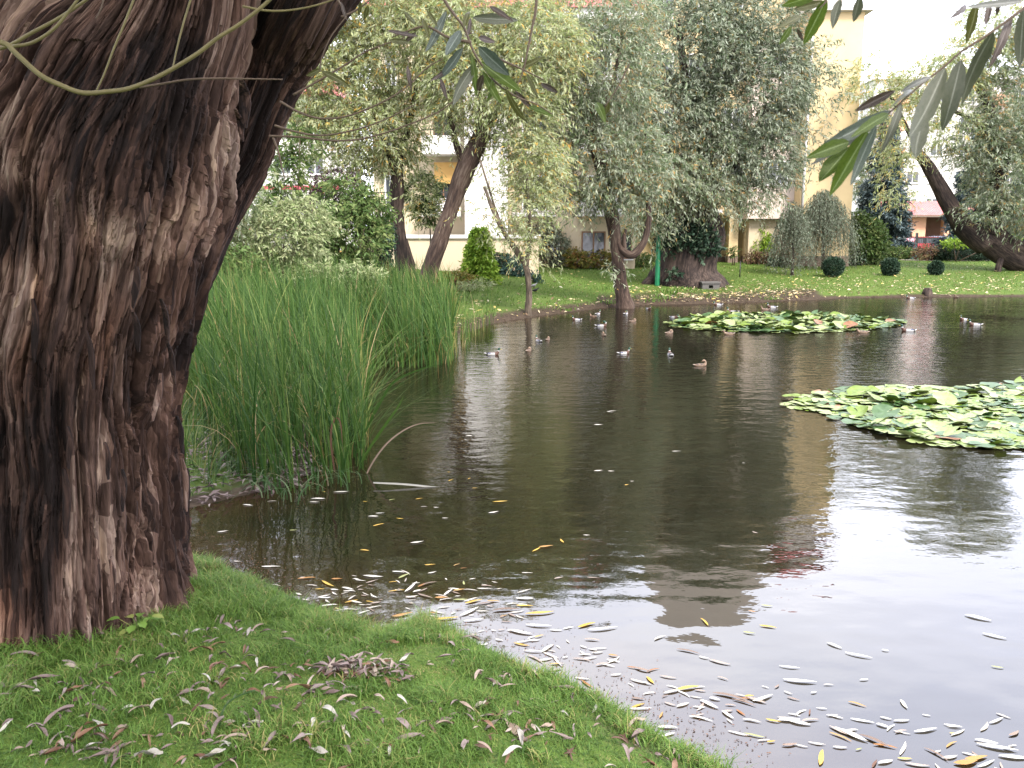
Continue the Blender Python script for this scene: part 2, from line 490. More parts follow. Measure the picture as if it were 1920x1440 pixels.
M_DEAD['cream'] = mat_leaf('dead_leaf_cream', LC['pale'], None, 0.2, 0.5, 0.3, 0.72)
def mat_nearleaf(name, c, c2, trans):
    m, n, l, b = nodes(name)
    t = n.new('ShaderNodeAttribute'); t.attribute_name = 'buv'     # buv: x across -1..1, y along 0..1
    sepx = n.new('ShaderNodeSeparateXYZ'); l.new(t.outputs['Vector'], sepx.inputs[0])
    ab = n.new('ShaderNodeMath'); ab.operation = 'ABSOLUTE'; l.new(sepx.outputs['X'], ab.inputs[0])
    rib = ramp(n, [(0.02, (1, 1, 1)), (0.10, (0, 0, 0))]); l.new(ab.outputs[0], rib.inputs['Fac'])
    w = n.new('ShaderNodeTexWave'); w.inputs['Scale'].default_value = 5.0; w.inputs['Distortion'].default_value = 1.0
    w.bands_direction = 'DIAGONAL'; l.new(t.outputs['Vector'], w.inputs['Vector'])
    nz = noise(n, l, 3.5, 5, t.outputs['Vector'], (1, 4, 1))
    r = ramp(n, [(0.3, c), (0.72, c2)]); l.new(nz.outputs['Fac'], r.inputs['Fac'])
    mx = n.new('ShaderNodeMix'); mx.data_type = 'RGBA'; l.new(rib.outputs['Color'], mx.inputs['Factor'])
    l.new(r.outputs['Color'], mx.inputs['A']); mx.inputs['B'].default_value = (*[min(1, v * 1.5 + 0.06) for v in c2], 1)
    l.new(mx.outputs['Result'], b.inputs['Base Color'])
    b.inputs['Roughness'].default_value = 0.45
    b.inputs['Specular IOR Level'].default_value = 0.35
    bump(n, l, w.outputs['Fac'], b, 0.25, 0.002)
    tr = n.new('ShaderNodeBsdfTranslucent'); l.new(mx.outputs['Result'], tr.inputs['Color'])
    ms = n.new('ShaderNodeMixShader'); ms.inputs['Fac'].default_value = trans
    l.new(b.outputs['BSDF'], ms.inputs[1]); l.new(tr.outputs['BSDF'], ms.inputs[2])
    l.new(ms.outputs['Shader'], n['Material Output'].inputs['Surface'])
    return m
NL = {'grey': mat_nearleaf('near_leaf_greyed', (0.044, 0.051, 0.029), (0.072, 0.074, 0.049), 0.3),
      'blue': mat_nearleaf('near_leaf_bluegreen', (0.031, 0.044, 0.031), (0.062, 0.077, 0.060), 0.25),
      'green': mat_nearleaf('near_leaf_green', (0.039, 0.066, 0.007), (0.072, 0.103, 0.016), 0.5),
      'olive': mat_nearleaf('near_leaf_olive', (0.042, 0.044, 0.010), (0.072, 0.072, 0.021), 0.35),
      'brown': mat_nearleaf('near_leaf_brown', (0.029, 0.018, 0.013), (0.062, 0.044, 0.036), 0.2),
      'silver': mat_nearleaf('near_leaf_silver', (0.103, 0.103, 0.092), (0.155, 0.155, 0.144), 0.15)}

# ------------------------------------------------------------------ pond outline and terrain
SHORE_PX = [(1360, 1446), (1290, 1412), (1200, 1372), (1150, 1322), (1040, 1272), (950, 1236), (860, 1203), (800, 1172), (720, 1192), (640, 1162), (520, 1112), (440, 1080), (395, 1052), (330, 1030), (280, 1000), (300, 965),
            (400, 945), (470, 925), (540, 912), (580, 880), (600, 800), (640, 700), (690, 672), (780, 660), (835, 645), (865, 626), (905, 611), (960, 600), (1050, 588), (1130, 577),
            (1180, 573), (1240, 571), (1330, 569), (1420, 567), (1500, 563), (1600, 559), (1750, 557), (1930, 556), (2300, 556), (2700, 560)]
POND = [tuple(W(x, y)[:2]) for x, y in SHORE_PX] + [(46, 26), (40, 8), (20, 1.5), (8, 0.6), (4, 1.0), (2.4, 1.7), (1.5, 2.5)]
POND = np.array(POND)
def pond_dist(x, y):
    """signed distance to the shore, positive on land"""
    p = np.stack([x, y], -1)
    best = np.full(len(p), 1e9)
    inside = np.zeros(len(p), bool)
    for k in range(len(POND)):
        a, b = POND[k], POND[(k + 1) % len(POND)]
        ab = b - a
        t = np.clip(((p - a) @ ab) / (ab @ ab + 1e-12), 0, 1)
        best = np.minimum(best, np.linalg.norm(p - a - t[:, None] * ab, axis=1))
        c = (a[1] > p[:, 1]) != (b[1] > p[:, 1])
        xs = (b[0] - a[0]) * (p[:, 1] - a[1]) / (b[1] - a[1] + 1e-12) + a[0]
        inside ^= c & (p[:, 0] < xs)
    return np.where(inside, -best, best)
def sstep(a, b, x):
    t = np.clip((x - a) / (b - a), 0, 1)
    return t * t * (3 - 2 * t)
def zt(x, y, dist=False):
    x = np.atleast_1d(np.asarray(x, float)); y = np.atleast_1d(np.asarray(y, float))
    d = pond_dist(x, y)
    q = np.stack([x, y, 0 * x], -1)
    near = 1 - sstep(7, 13, y)
    d = d + near * 0.05 * fbm(q * 3.0, 3, 3) + (1 - near) * 0.10 * fbm(q * 1.1, 5, 2)
    dl = np.maximum(d, 0)
    zn = 0.07 * sstep(0, 0.16, dl) + 0.40 * (1 - np.exp(-dl / 1.1)) + 0.016 * vnoise(q * 2.6, 9) * sstep(0, .4, dl)
    zn = zn * (1 - .78 * (1 - sstep(-1.7, -1.1, x)) * sstep(4.9, 5.6, y))
    zf = 0.13 * sstep(0, 0.45, dl) + 0.08 * np.minimum(dl, 13) + 0.028 * np.clip(dl - 13, 0, 40) * 0.5 + 0.02 * vnoise(q * 0.8, 4) * sstep(0, 1, dl)
    z = zn * near + zf * (1 - near)
    z = np.where(d < 0, np.maximum(d * 0.35, -0.7), z)
    return (z, d) if dist else z
def G(px, py):
    """where the sight line through the pixel meets the ground"""
    d = raydir(px, py)
    Y = np.concatenate([np.arange(1.5, 12, 0.02), np.arange(12, 110, 0.06)])
    pts = np.array([0, 0, CAMZ]) + d[None] * (Y / d[1])[:, None]
    h = np.maximum(zt(pts[:, 0], pts[:, 1]), 0)
    k = np.argmax(pts[:, 2] <= h)
    if pts[k, 2] > h[k]: k = len(Y) - 1
    return np.array([pts[k, 0], pts[k, 1], h[k]])

def axis_pts(lo, hi, c0, c1, fine, grow=1.12, cap=6.0):
    a = list(np.arange(c0, c1 + 1e-6, fine))
    s = fine
    while a[-1] < hi:
        s = min(s * grow, cap); a.append(a[-1] + s)
    s = fine
    while a[0] > lo:
        s = min(s * grow, cap); a.insert(0, a[0] - s)
    return np.array(a)
gx = axis_pts(-190, 230, -2.2, 2.2, 0.05, 1.05)
gy = axis_pts(-12, 420, 2.0, 6.0, 0.05, 1.035)
XX, YY = np.meshgrid(gx, gy)
zz, dd = zt(XX.ravel(), YY.ravel(), True)
mb = MB()
pxg = 960 + F * XX.ravel() / np.maximum(YY.ravel(), .5)
mudw = np.where(YY.ravel() > 14, np.where((pxg > 1120) & (pxg < 1530), .13, np.where(pxg > 1530, .8, .4)), 1.0)
mb.add(np.stack([XX.ravel(), YY.ravel(), zz], -1), grid_faces(len(gy), len(gx), False), 0, rnd=np.clip(dd * mudw, -3, 30))
m, n, l, b = nodes('lawn_soil')
geo = n.new('ShaderNodeNewGeometry')
g1 = noise(n, l, 0.45, 4, geo.outputs['Position'])
g2 = noise(n, l, 9.0, 6, geo.outputs['Position'], None, 0.7)
r1 = ramp(n, [(0.25, (0.045, 0.077, 0.014)), (0.55, (0.055, 0.091, 0.015)), (0.8, (0.075, 0.098, 0.025))])
r2 = ramp(n, [(0.25, (0.020, 0.034, 0.008)), (0.5, (0.060, 0.092, 0.018)), (0.66, (0.085, 0.085, 0.035)), (0.8, (0.075, 0.055, 0.034))])
l.new(g1.outputs['Fac'], r1.inputs['Fac']); l.new(g2.outputs['Fac'], r2.inputs['Fac'])
mg = n.new('ShaderNodeMix'); mg.data_type = 'RGBA'; mg.inputs['Factor'].default_value = 0.5
l.new(r1.outputs['Color'], mg.inputs['A']); l.new(r2.outputs['Color'], mg.inputs['B'])
mudn = noise(n, l, 14, 5, geo.outputs['Position'])
rm = ramp(n, [(0.3, (0.018, 0.012, 0.008)), (0.7, (0.057, 0.042, 0.029))]); l.new(mudn.outputs['Fac'], rm.inputs['Fac'])
at = n.new('ShaderNodeAttribute'); at.attribute_name = 'rnd'
wob = n.new('ShaderNodeMath'); wob.operation = 'MULTIPLY_ADD'
l.new(mudn.outputs['Fac'], wob.inputs[0]); wob.inputs[1].default_value = -0.35; l.new(at.outputs['Fac'], wob.inputs[2])
rr_ = ramp(n, [(0.0, (1, 1, 1)), (0.16, (0, 0, 0))]); l.new(wob.outputs[0], rr_.inputs['Fac'])
mm = n.new('ShaderNodeMix'); mm.data_type = 'RGBA'; l.new(rr_.outputs['Color'], mm.inputs['Factor'])
l.new(mg.outputs['Result'], mm.inputs['A']); l.new(rm.outputs['Color'], mm.inputs['B'])
l.new(mm.outputs['Result'], b.inputs['Base Color'])
b.inputs['Roughness'].default_value = 0.95; b.inputs['Specular IOR Level'].default_value = 0.1
bump(n, l, g2.outputs['Fac'], b, 0.6, 0.03)
ground = mb.build('ground', m)
tag(ground, 'green lawn and muddy banks around the pond', None, None, 'structure')

# ------------------------------------------------------------------ water
m, n, l, b = nodes('pond_water')
geo = n.new('ShaderNodeNewGeometry')
sx = n.new('ShaderNodeSeparateXYZ'); l.new(geo.outputs['Position'], sx.inputs[0])
w1 = noise(n, l, 5.5, 3, geo.outputs['Position'], (0.8, 1.25, 1))
w2 = noise(n, l, 1.5, 2, geo.outputs['Position'], (0.8, 1.3, 1))
calm = n.new('ShaderNodeMapRange'); calm.inputs['From Min'].default_value = 4.5; calm.inputs['From Max'].default_value = 10.5
calm.inputs['To Min'].default_value = 0.10; calm.inputs['To Max'].default_value = 1.0
l.new(sx.outputs['Y'], calm.inputs['Value'])
gust = noise(n, l, 0.22, 2, geo.outputs['Position'])
gm = n.new('ShaderNodeMapRange'); gm.inputs['From Min'].default_value = 0.35; gm.inputs['From Max'].default_value = 0.65
gm.inputs['To Min'].default_value = 0.55; gm.inputs['To Max'].default_value = 1.15
l.new(gust.outputs['Fac'], gm.inputs['Value'])
am = n.new('ShaderNodeMath'); am.operation = 'MULTIPLY'; l.new(calm.outputs[0], am.inputs[0]); l.new(gm.outputs[0], am.inputs[1])
h1 = n.new('ShaderNodeMath'); h1.operation = 'MULTIPLY'; l.new(w1.outputs['Fac'], h1.inputs[0]); l.new(am.outputs[0], h1.inputs[1])
h2 = n.new('ShaderNodeMath'); h2.operation = 'MULTIPLY_ADD'; l.new(w2.outputs['Fac'], h2.inputs[0]); h2.inputs[1].default_value = 0.95; l.new(h1.outputs[0], h2.inputs[2])
bp = n.new('ShaderNodeBump'); bp.inputs['Strength'].default_value = 1.0; bp.inputs['Distance'].default_value = 0.010
l.new(h2.outputs[0], bp.inputs['Height'])
fr = n.new('ShaderNodeFresnel'); fr.inputs['IOR'].default_value = 1.9; l.new(bp.outputs['Normal'], fr.inputs['Normal'])
dif = n.new('ShaderNodeBsdfDiffuse')
bedn = noise(n, l, 3.0, 4, geo.outputs['Position'])
rb = ramp(n, [(0.3, (0.0050, 0.0043, 0.0022)), (0.75, (0.009, 0.0072, 0.0038))]); l.new(bedn.outputs['Fac'], rb.inputs['Fac'])
shal = n.new('ShaderNodeAttribute'); shal.attribute_name = 'rnd'
rs = ramp(n, [(0.0, (1, 1, 1)), (1.0, (0, 0, 0))]); l.new(shal.outputs['Fac'], rs.inputs['Fac'])
mbed = n.new('ShaderNodeMix'); mbed.data_type = 'RGBA'; l.new(rs.outputs['Color'], mbed.inputs['Factor'])
l.new(rb.outputs['Color'], mbed.inputs['A']); mbed.inputs['B'].default_value = (0.022, 0.013, 0.006, 1)
l.new(mbed.outputs['Result'], dif.inputs['Color'])
gl = n.new('ShaderNodeBsdfGlossy'); gl.inputs['Roughness'].default_value = 0.02
l.new(bp.outputs['Normal'], gl.inputs['Normal'])
ms = n.new('ShaderNodeMixShader')
l.new(fr.outputs[0], ms.inputs['Fac']); l.new(dif.outputs[0], ms.inputs[1]); l.new(gl.outputs[0], ms.inputs[2])
l.new(ms.outputs[0], n['Material Output'].inputs['Surface'])
wx = axis_pts(-9, 48, -2.2, 3.0, 0.12, 1.12, 1.5)
wy = axis_pts(0.3, 38, 2.0, 7.0, 0.12, 1.12, 1.5)
XX, YY = np.meshgrid(wx, wy)
wd = pond_dist(XX.ravel(), YY.ravel())
mb = MB(); mb.add(np.stack([XX.ravel(), YY.ravel(), 0 * XX.ravel()], -1), grid_faces(len(wy), len(wx), False), 0, rnd=np.clip(-wd / 0.8, 0, 1))
tag(mb.build('water', m), 'dark rippled pond water reflecting trees and the white sky', None, None, 'structure')

# ------------------------------------------------------------------ grass
def in_view(x, y, z, mx=60):
    v = np.stack([x, y, z - CAMZ], -1)
    dep = v[:, 1] * cp - v[:, 2] * sp
    px = 960 + F * v[:, 0] / np.maximum(dep, 0.05)
    py = 720 - F * (v[:, 1] * sp + v[:, 2] * cp) / np.maximum(dep, 0.05)
    return (dep > 0.1) & (px > -mx) & (px < 1920 + mx) & (py > -mx) & (py < 1440 + mx), px, py
def blades(mb, x, y, z, h, w, lean=0.6, m=0, rnd=None, seg=2, droop=0.0, az=None, base_off=0.004):
    n = len(x)
    if az is None: az = rng.uniform(0, 2 * np.pi, n)
    d = np.stack([np.cos(az), np.sin(az), 0 * az], -1)
    side_az = az + rng.uniform(0.9, 2.2, n)
    sd_ = np.stack([np.cos(side_az), np.sin(side_az), 0 * az], -1)
    ts = np.linspace(0, 1, seg + 1)
    base = np.stack([x, y, z - base_off], -1)
    up = np.array([0, 0, 1.0])
    c = base[:, None] + (h[:, None] * (ts - droop * ts ** 3))[..., None] * up + d[:, None] * ((h * lean)[:, None] * ts ** 2)[..., None]
    ww = w[:, None] * np.array([(1 - t ** 2.2) * 0.5 + 0.02 for t in ts])[None]
    L, Rr = c - sd_[:, None] * ww[..., None], c + sd_[:, None] * ww[..., None]
    V = np.stack([L, Rr], 2).reshape(-1, 3)
    k = np.arange(seg)
    f = np.stack([2 * k, 2 * k + 1, 2 * k + 3, 2 * k + 2], -1)
    Fq = (np.arange(n)[:, None, None] * (2 * (seg + 1)) + f[None]).reshape(-1, 4)
    r = rng.random(n) if rnd is None else rnd
    mb.add(V, Fq, m, rnd=np.repeat(r, 2 * (seg + 1)))

mb = MB()
N = 230000
x = rng.uniform(-2.6, 1.7, N); y = 2.0 + 4.2 * rng.random(N) ** 1.25
z, d = zt(x, y, True)
ok, _, _ = in_view(x, y, z)
pn = fbm(np.stack([x, y, 0 * x], -1) * 2.2, 21, 3)
patch = fbm(np.stack([x, y, 0 * x], -1) * 6.0, 31, 2)
ok &= (d > 0.03 + 0.05 * patch) & (y < 6.3) & (rng.random(N) < 0.60 + 0.8 * pn)
x, y, z, pn, patch = x[ok], y[ok], z[ok], pn[ok], patch[ok]
n_ = len(x)
h = rng.uniform(0.016, 0.060, n_) * np.clip(1.0 + 0.9 * patch + .5 * pn, .35, 2.2)
blades(mb, x, y, z, h, rng.uniform(0.0022, 0.0042, n_), 0.9, 0, np.clip(0.40 + 0.26 * pn + rng.normal(0, 0.20, n_), 0, 1), droop=0.3)
N = 260000
x = rng.uniform(-2.6, 1.7, N); y = 2.0 + 4.0 * rng.random(N) ** 1.3
z, d = zt(x, y, True)
ok, _, _ = in_view(x, y, z)
ok &= (d > 0.05) & (y < 6.0)
x, y, z = x[ok], y[ok], z[ok]
pq = fbm(np.stack([x, y, 0 * x], -1) * 7.0, 41, 3)
pb = fbm(np.stack([x, y, 0 * x], -1) * 1.6, 43, 2)
blades(mb, x, y, z, rng.uniform(.006, .02, len(x)), rng.uniform(.002, .0045, len(x)), 1.3, 0, np.clip(.38 + .34 * pq + .22 * pb + rng.normal(0, .25, len(x)), 0, 1), droop=.4)
# longer tufts by the trunk foot and the bank edge
def tufts(mb, px, py, n, spread, h0, h1, w=0.005, rmean=0.5):
    c = G(px, py)
    xx = c[0] + rng.normal(0, spread, n); yy = c[1] + rng.normal(0, spread, n)
    zz_, d_ = zt(xx, yy, True)
    k = d_ > 0.0
    blades(mb, xx[k], yy[k], zz_[k], rng.uniform(h0, h1, k.sum()), rng.uniform(w * .6, w, k.sum()), 0.7, 0, np.clip(rng.normal(rmean, 0.2, k.sum()), 0, 1), seg=3, droop=0.35)
for px, py, n2, s2 in [(420, 1100, 700, 0.09), (460, 1120, 600, 0.1), (250, 1190, 700, 0.12), (330, 1180, 500, 0.1), (130, 1215, 500, 0.12), (520, 1150, 500, 0.1), (600, 1180, 500, 0.08), (410, 1150, 400, 0.06), (815, 1190, 350, 0.05), (760, 1200, 300, 0.06), (30, 1240, 400, 0.12), (330, 1300, 300, 0.1), (180, 1330, 300, 0.1), (900, 1240, 250, 0.06), (1050, 1300, 250, 0.06), (700, 1400, 300, 0.1), (500, 1370, 300, 0.1)]:
    tufts(mb, px, py, n2, s2, 0.04, 0.11)
for k_ in range(0, 13):          # ragged overhanging fringe along the bank edge
    (xa_, ya_), (xb_, yb_) = SHORE_PX[k_], SHORE_PX[k_ + 1]
    for t_ in np.linspace(0, 1, 7):
        if random.random() < .8:
            tufts(mb, xa_ + (xb_ - xa_) * t_ - 6 + random.uniform(-8, 8), ya_ + (yb_ - ya_) * t_ + random.uniform(2, 16), random.randint(30, 130), random.uniform(.02, .05), .03, random.uniform(.06, .13), rmean=random.uniform(.35, .75))
for k_ in range(60):             # coarser clumps across the lawn
    tufts(mb, random.uniform(0, 1250), random.uniform(1190, 1440), random.randint(30, 120), random.uniform(.02, .06), .03, random.uniform(.05, .10), rmean=random.uniform(.25, .8))
g_near = mb.build('grass', M_GRASS)
tag(g_near, 'short green grass of the near bank in the foreground', None, None, 'stuff')

mb = MB()
N = 260000
x = rng.uniform(-9, 36, N); y = rng.uniform(14, 56, N)
z, d = zt(x, y, True)
ok, px_, py_ = in_view(x, y, z)
ok &= (d > 0.25) & (rng.random(N) < np.clip(38 / y - 0.4, 0.15, 1))
x, y, z, d = x[ok], y[ok], z[ok], d[ok]
pn = fbm(np.stack([x, y, 0 * x], -1) * 0.5, 22, 3)
ok = rng.random(len(x)) < 0.55 + 0.45 * pn + 0.4 * (d > 2)
x, y, z, pn = x[ok], y[ok], z[ok], pn[ok]
blades(mb, x, y, z, rng.uniform(0.04, 0.11, len(x)), rng.uniform(0.012, 0.03, len(x)), 0.6, 0, np.clip(0.42 + 0.2 * pn + rng.normal(0, 0.2, len(x)), 0, 1), seg=1)
tag(mb.build('grass', M_GRASS), 'mown green grass of the far lawn beyond the pond', None, None, 'stuff')
# ------------------------------------------------------------------ buildings
def plain(name, c, rough=0.85, k=0.9, scale=1.5, bmp=0.15):
    return mat_noise(name, two(c, k), scale, rough, bmp, 0.004)
M_CREAM = plain('render_cream', (0.50, 0.385, 0.215), k=.86, scale=.7)
M_CREAM_LT = plain('render_pale_cream', (0.48, 0.40, 0.28), k=.86, scale=.7)
M_WHITE = plain('render_white', (0.54, 0.52, 0.50), k=.88, scale=.7)
M_PINKISH = plain('render_pinkish_white', (0.50, 0.42, 0.36))
M_OCHRE = plain('render_ochre', (0.50, 0.30, 0.10))
M_PEACH = plain('render_peach', (0.62, 0.34, 0.22))
M_GREYRENDER = plain('render_grey', (0.40, 0.36, 0.31))
M_PLINTH = plain('plinth_brown', (0.16, 0.115, 0.09))
M_SLAB = plain('concrete_slab', (0.52, 0.50, 0.48))
M_DARKMETAL = mat_noise('dark_metal', two((0.035, 0.032, 0.03)), 9, 0.5, 0.1)
M_FRAME_W = plain('window_frame_white', (0.7, 0.7, 0.69), 0.5)
M_FRAME_B = plain('window_frame_brown', (0.16, 0.085, 0.045), 0.5)
def mat_glass():
    m, n, l, b = nodes('window_glass')
    b.inputs['Base Color'].default_value = (0.035, 0.04, 0.045, 1)
    b.inputs['Roughness'].default_value = 0.06
    b.inputs['Specular IOR Level'].default_value = 0.8
    return m
M_GLASS = mat_glass()
def mat_tiles(name, c, sx, sz):
    m, n, l, b = nodes(name)
    t = n.new('ShaderNodeTexCoord')
    w = n.new('ShaderNodeTexWave'); w.inputs['Scale'].default_value = sx; w.wave_profile = 'SIN'; w.bands_direction = 'X'
    l.new(t.outputs['Object'], w.inputs['Vector'])
    w2 = n.new('ShaderNodeTexWave'); w2.inputs['Scale'].default_value = sz; w2.wave_profile = 'SAW'; w2.bands_direction = 'Z'
    l.new(t.outputs['Object'], w2.inputs['Vector'])
    nz = noise(n, l, 1.2, 4, t.outputs['Object'])
    r = ramp(n, two(c, 0.7)); l.new(nz.outputs['Fac'], r.inputs['Fac']); l.new(r.outputs['Color'], b.inputs['Base Color'])
    ad = n.new('ShaderNodeMath'); ad.operation = 'ADD'; l.new(w.outputs['Fac'], ad.inputs[0]); l.new(w2.outputs['Fac'], ad.inputs[1])
    bump(n, l, ad.outputs[0], b, 0.8, 0.05)
    b.inputs['Roughness'].default_value = 0.6
    return m
M_TILE = mat_tiles('red_roof_tiles', (0.36, 0.085, 0.075), 1.4, 0.9)

def X_(px, Y, z=3.0):               # world x of a photo column at depth Y and height z
    dep = Y * cp - (z - CAMZ) * sp
    return (px - 960) / F * dep
def Z_(py, Y):
    return float(P(960, py, Y)[2])
def part_box(name, mat, parent, *bx):
    m_ = MB()
    if isinstance(bx[0], (tuple, list)):
        for q in bx: m_.box(*q)
    else: m_.box(*bx)
    return m_.build(name, mat, parent, smooth=False)
def window(parent, x0, x1, z0, z1, yf, frame=None, mull=1):
    f = 0.07
    m_ = MB()
    y0, y1 = yf - 0.03, yf + 0.08
    m_.box(x0, x1, y0, y1, z1 - f, z1); m_.box(x0, x1, y0, y1, z0, z0 + f)
    m_.box(x0, x0 + f, y0, y1, z0 + f, z1 - f); m_.box(x1 - f, x1, y0, y1, z0 + f, z1 - f)
    for k in range(mull):
        xm = x0 + (x1 - x0) * (k + 1) / (mull + 1)
        m_.box(xm - 0.035, xm + 0.035, y0 + .005, y1 - .01, z0 + f, z1 - f)
    w = m_.build('window', frame or M_FRAME_W, parent, smooth=False)
    part_box('pane', M_GLASS, w, x0 + f, x1 - f, yf - 0.004, yf + 0.02, z0 + f, z1 - f)
    s_ = MB(); s_.box(x0 - 0.08, x1 + 0.08, yf - 0.16, yf - 0.032, z0 - 0.07, z0 - 0.002)
    s_.build('sill', M_SLAB, w, smooth=False)
    return w
def balcony(parent, x0, x1, z, yf, depth=1.3, front=None, rail=True, h=1.0):
    s_ = part_box('balcony', M_SLAB, parent, x0, x1, yf - depth, yf - 0.003, z - 0.18, z)
    m_ = MB()
    if front is not None:
        m_.box(x0, x1, yf - depth, yf - depth + 0.1, z + 0.003, z + h * 0.7)
        m_.build('parapet', front, s_, smooth=False); m_ = MB()
    zb = z + (h * 0.7 if front is not None else 0.05)
    m_.box(x0, x1, yf - depth + 0.02, yf - depth + 0.07, z + h - 0.05, z + h)
    for xx in np.arange(x0 + 0.06, x1, 0.14):
        m_.box(xx - 0.012, xx + 0.012, yf - depth + 0.035, yf - depth + 0.06, zb, z + h - 0.05)
    m_.build('railing', M_DARKMETAL, s_, smooth=False)
    return s_
def hip_roof(name, parent, x0, x1, y0, y1, z0, z1, inset_x, inset_y, mat=None, ov=0.4):
    m_ = MB()
    a = [(x0 - ov, y0 - ov, z0), (x1 + ov, y0 - ov, z0), (x1 + ov, y1 + ov, z0), (x0 - ov, y1 + ov, z0)]
    b_ = [(x0 + inset_x, y0 + inset_y, z1), (x1 - inset_x, y0 + inset_y, z1), (x1 - inset_x, y1 - inset_y, z1), (x0 + inset_x, y1 - inset_y, z1)]
    m_.add(a + b_, np.array([(3, 2, 1, 0), (4, 5, 6, 7), (0, 1, 5, 4), (1, 2, 6, 5), (2, 3, 7, 6), (3, 0, 4, 7)]))
    return m_.build(name, mat or M_TILE, parent, smooth=False)

# --- yellow apartment house with the tower
YB = 48.0
xa, xb = X_(1205, YB, 6), X_(1503, YB, 6)
bm = thing('apartment_building', 'tall cream yellow apartment house with a blank windowless tower beside the old willow', 'building', ((xa + xb) / 2, YB + 6, 1.0))
zg = Z_(402, YB)
part_box('wall', M_CREAM, bm, xa, xb, YB, YB + 12, zg, 17.5)
part_box('ground_floor', M_CREAM, bm, xa + .02, xb - .02, YB + 1.6, YB + 11.9, 0.6, zg - 0.003)
part_box('plinth', M_PLINTH, bm, (xa + .01, xb - .01, YB + 1.55, YB + 1.597, 0.6, Z_(482, YB)),)
for p0, p1 in ((1367, 1384), (1396, 1404), (1246, 1262)):
    c = part_box('column', M_CREAM, bm, X_(p0, YB, 2.5), X_(p1, YB, 2.5), YB + 0.02, YB + 0.5, Z_(480, YB), zg - 0.002)
    part_box('column_foot', M_PLINTH, c, X_(p0, YB, 2.5) - .03, X_(p1, YB, 2.5) + .03, YB - 0.01, YB + 0.53, 0.6, Z_(480, YB) - .002)
part_box('side_wing', M_CREAM_LT, bm, X_(1404, YB - .5, 3) + .003, X_(1503, YB - .5, 3) - .2, YB - 0.5, YB + 1.5, 0.6, Z_(412, YB))
part_box('oriel', M_PINKISH, bm, X_(1404, YB - 1, 6), X_(1492, YB - 1, 6), YB - 1.0, YB - .003, Z_(411, YB), 13.5)
# gable over the block
m_ = MB()
xm = (xa + xb) / 2
V = [(xa, YB - .1, 17.5), (xb, YB - .1, 17.5), (xm + 1.5, YB - .1, 22.4), (xm - 2.2, YB - .1, 22.4), (xa, YB + 12, 17.5), (xb, YB + 12, 17.5), (xm + 1.5, YB + 12, 22.4), (xm - 2.2, YB + 12, 22.4)]
m_.add(V, np.array([(0, 1, 2, 3), (7, 6, 5, 4), (1, 5, 6, 2), (2, 6, 7, 3), (4, 0, 3, 7), (0, 4, 5, 1)]))
m_.build('gable', M_GREYRENDER, bm, smooth=False)
for zz_ in (5.6, 8.6, 11.6, 14.6):
    for p0, p1 in ((1225, 1262), (1290, 1330), (1352, 1392)):
        window(bm, X_(p0, YB, zz_), X_(p1, YB, zz_), zz_ - 0.2, zz_ + 1.3, YB, M_FRAME_W)
    if zz_ < 14: window(bm, X_(1424, YB, zz_), X_(1466, YB, zz_), zz_, zz_ + 1.3, YB - 1.0, M_FRAME_W)
for zz_ in (4.2, 7.3, 10.3):
    balcony(bm, X_(1268, YB, zz_), X_(1345, YB, zz_), zz_ + .0, YB, 1.2)
YT = 46.0
x0, x1 = X_(1503, YT, 6), X_(1606, YT, 8)
zt1 = Z_(22, YT)
part_box('tower', M_CREAM, bm, x0, x1, YT, YT + 9, 0.6, zt1)
part_box('tower_plinth', M_PLINTH, bm, x0 + .02, x1 + .04, YT - .04, YT - .003, 0.6, Z_(480, YT))
part_box('cornice', M_SLAB, bm, x0 - .35, x1 + .35, YT - .35, YT + 9.35, zt1 + .003, zt1 + 0.35)
part_box('attic', M_GREYRENDER, bm, x0 + .5, x1 - .5, YT + .5, YT + 8.5, zt1 + .353, zt1 + 2.2)
hip_roof('roof', bm, x0, x1, YT + .2, YT + 8.8, zt1 + 2.203, zt1 + 4.4, 1.0, 2.5)
c = MB(); c.tube([(x0 + .12, YT - .08, 0.7), (x0 + .12, YT - .08, zt1)], 0.07, 8); c.build('downpipe', M_SLAB, bm)

# --- long left wing
YL = 42.0
xa, xb = X_(700, YL, 6), X_(1195, YL, 6)
bl = thing('apartment_building', 'pale apartment house with railed balconies and red roof half hidden by pollard willows', 'building', ((xa + xb) / 2, YL + 6, 0.7))
part_box('wall', M_CREAM_LT, bl, xa, xb, YL, YL + 11, 0.3, 13.6)
hip_roof('roof', bl, xa, xb, YL, YL + 11, 13.603, 17.2, 1.0, 2.8)
part_box('cornice', M_WHITE, bl, xa - .25, xb + .25, YL - .25, YL - .004, 13.1, 13.597)
zs = Z_(445, YL)
part_box('terrace', M_CREAM_LT, bl, X_(690, 38, 2), X_(1010, 38, 2), 38.0, YL - .26, 0.2, Z_(447, 38))
part_box('terrace_edge', M_WHITE, bl, X_(688, 38, 2), X_(1013, 38, 2), 37.9, YL - .255, Z_(447, 38) + .003, Z_(440, 38))
part_box('stair_tower', M_WHITE, bl, X_(872, YL - 1, 5), X_(952, YL - 1, 5), YL - 1.4, YL - .26, Z_(440, 38) + .01, 12.6)
part_box('spandrel', M_OCHRE, bl, X_(815, YL, 6), X_(868, YL, 6), YL - .2, YL - .004, Z_(345, YL), Z_(305, YL))
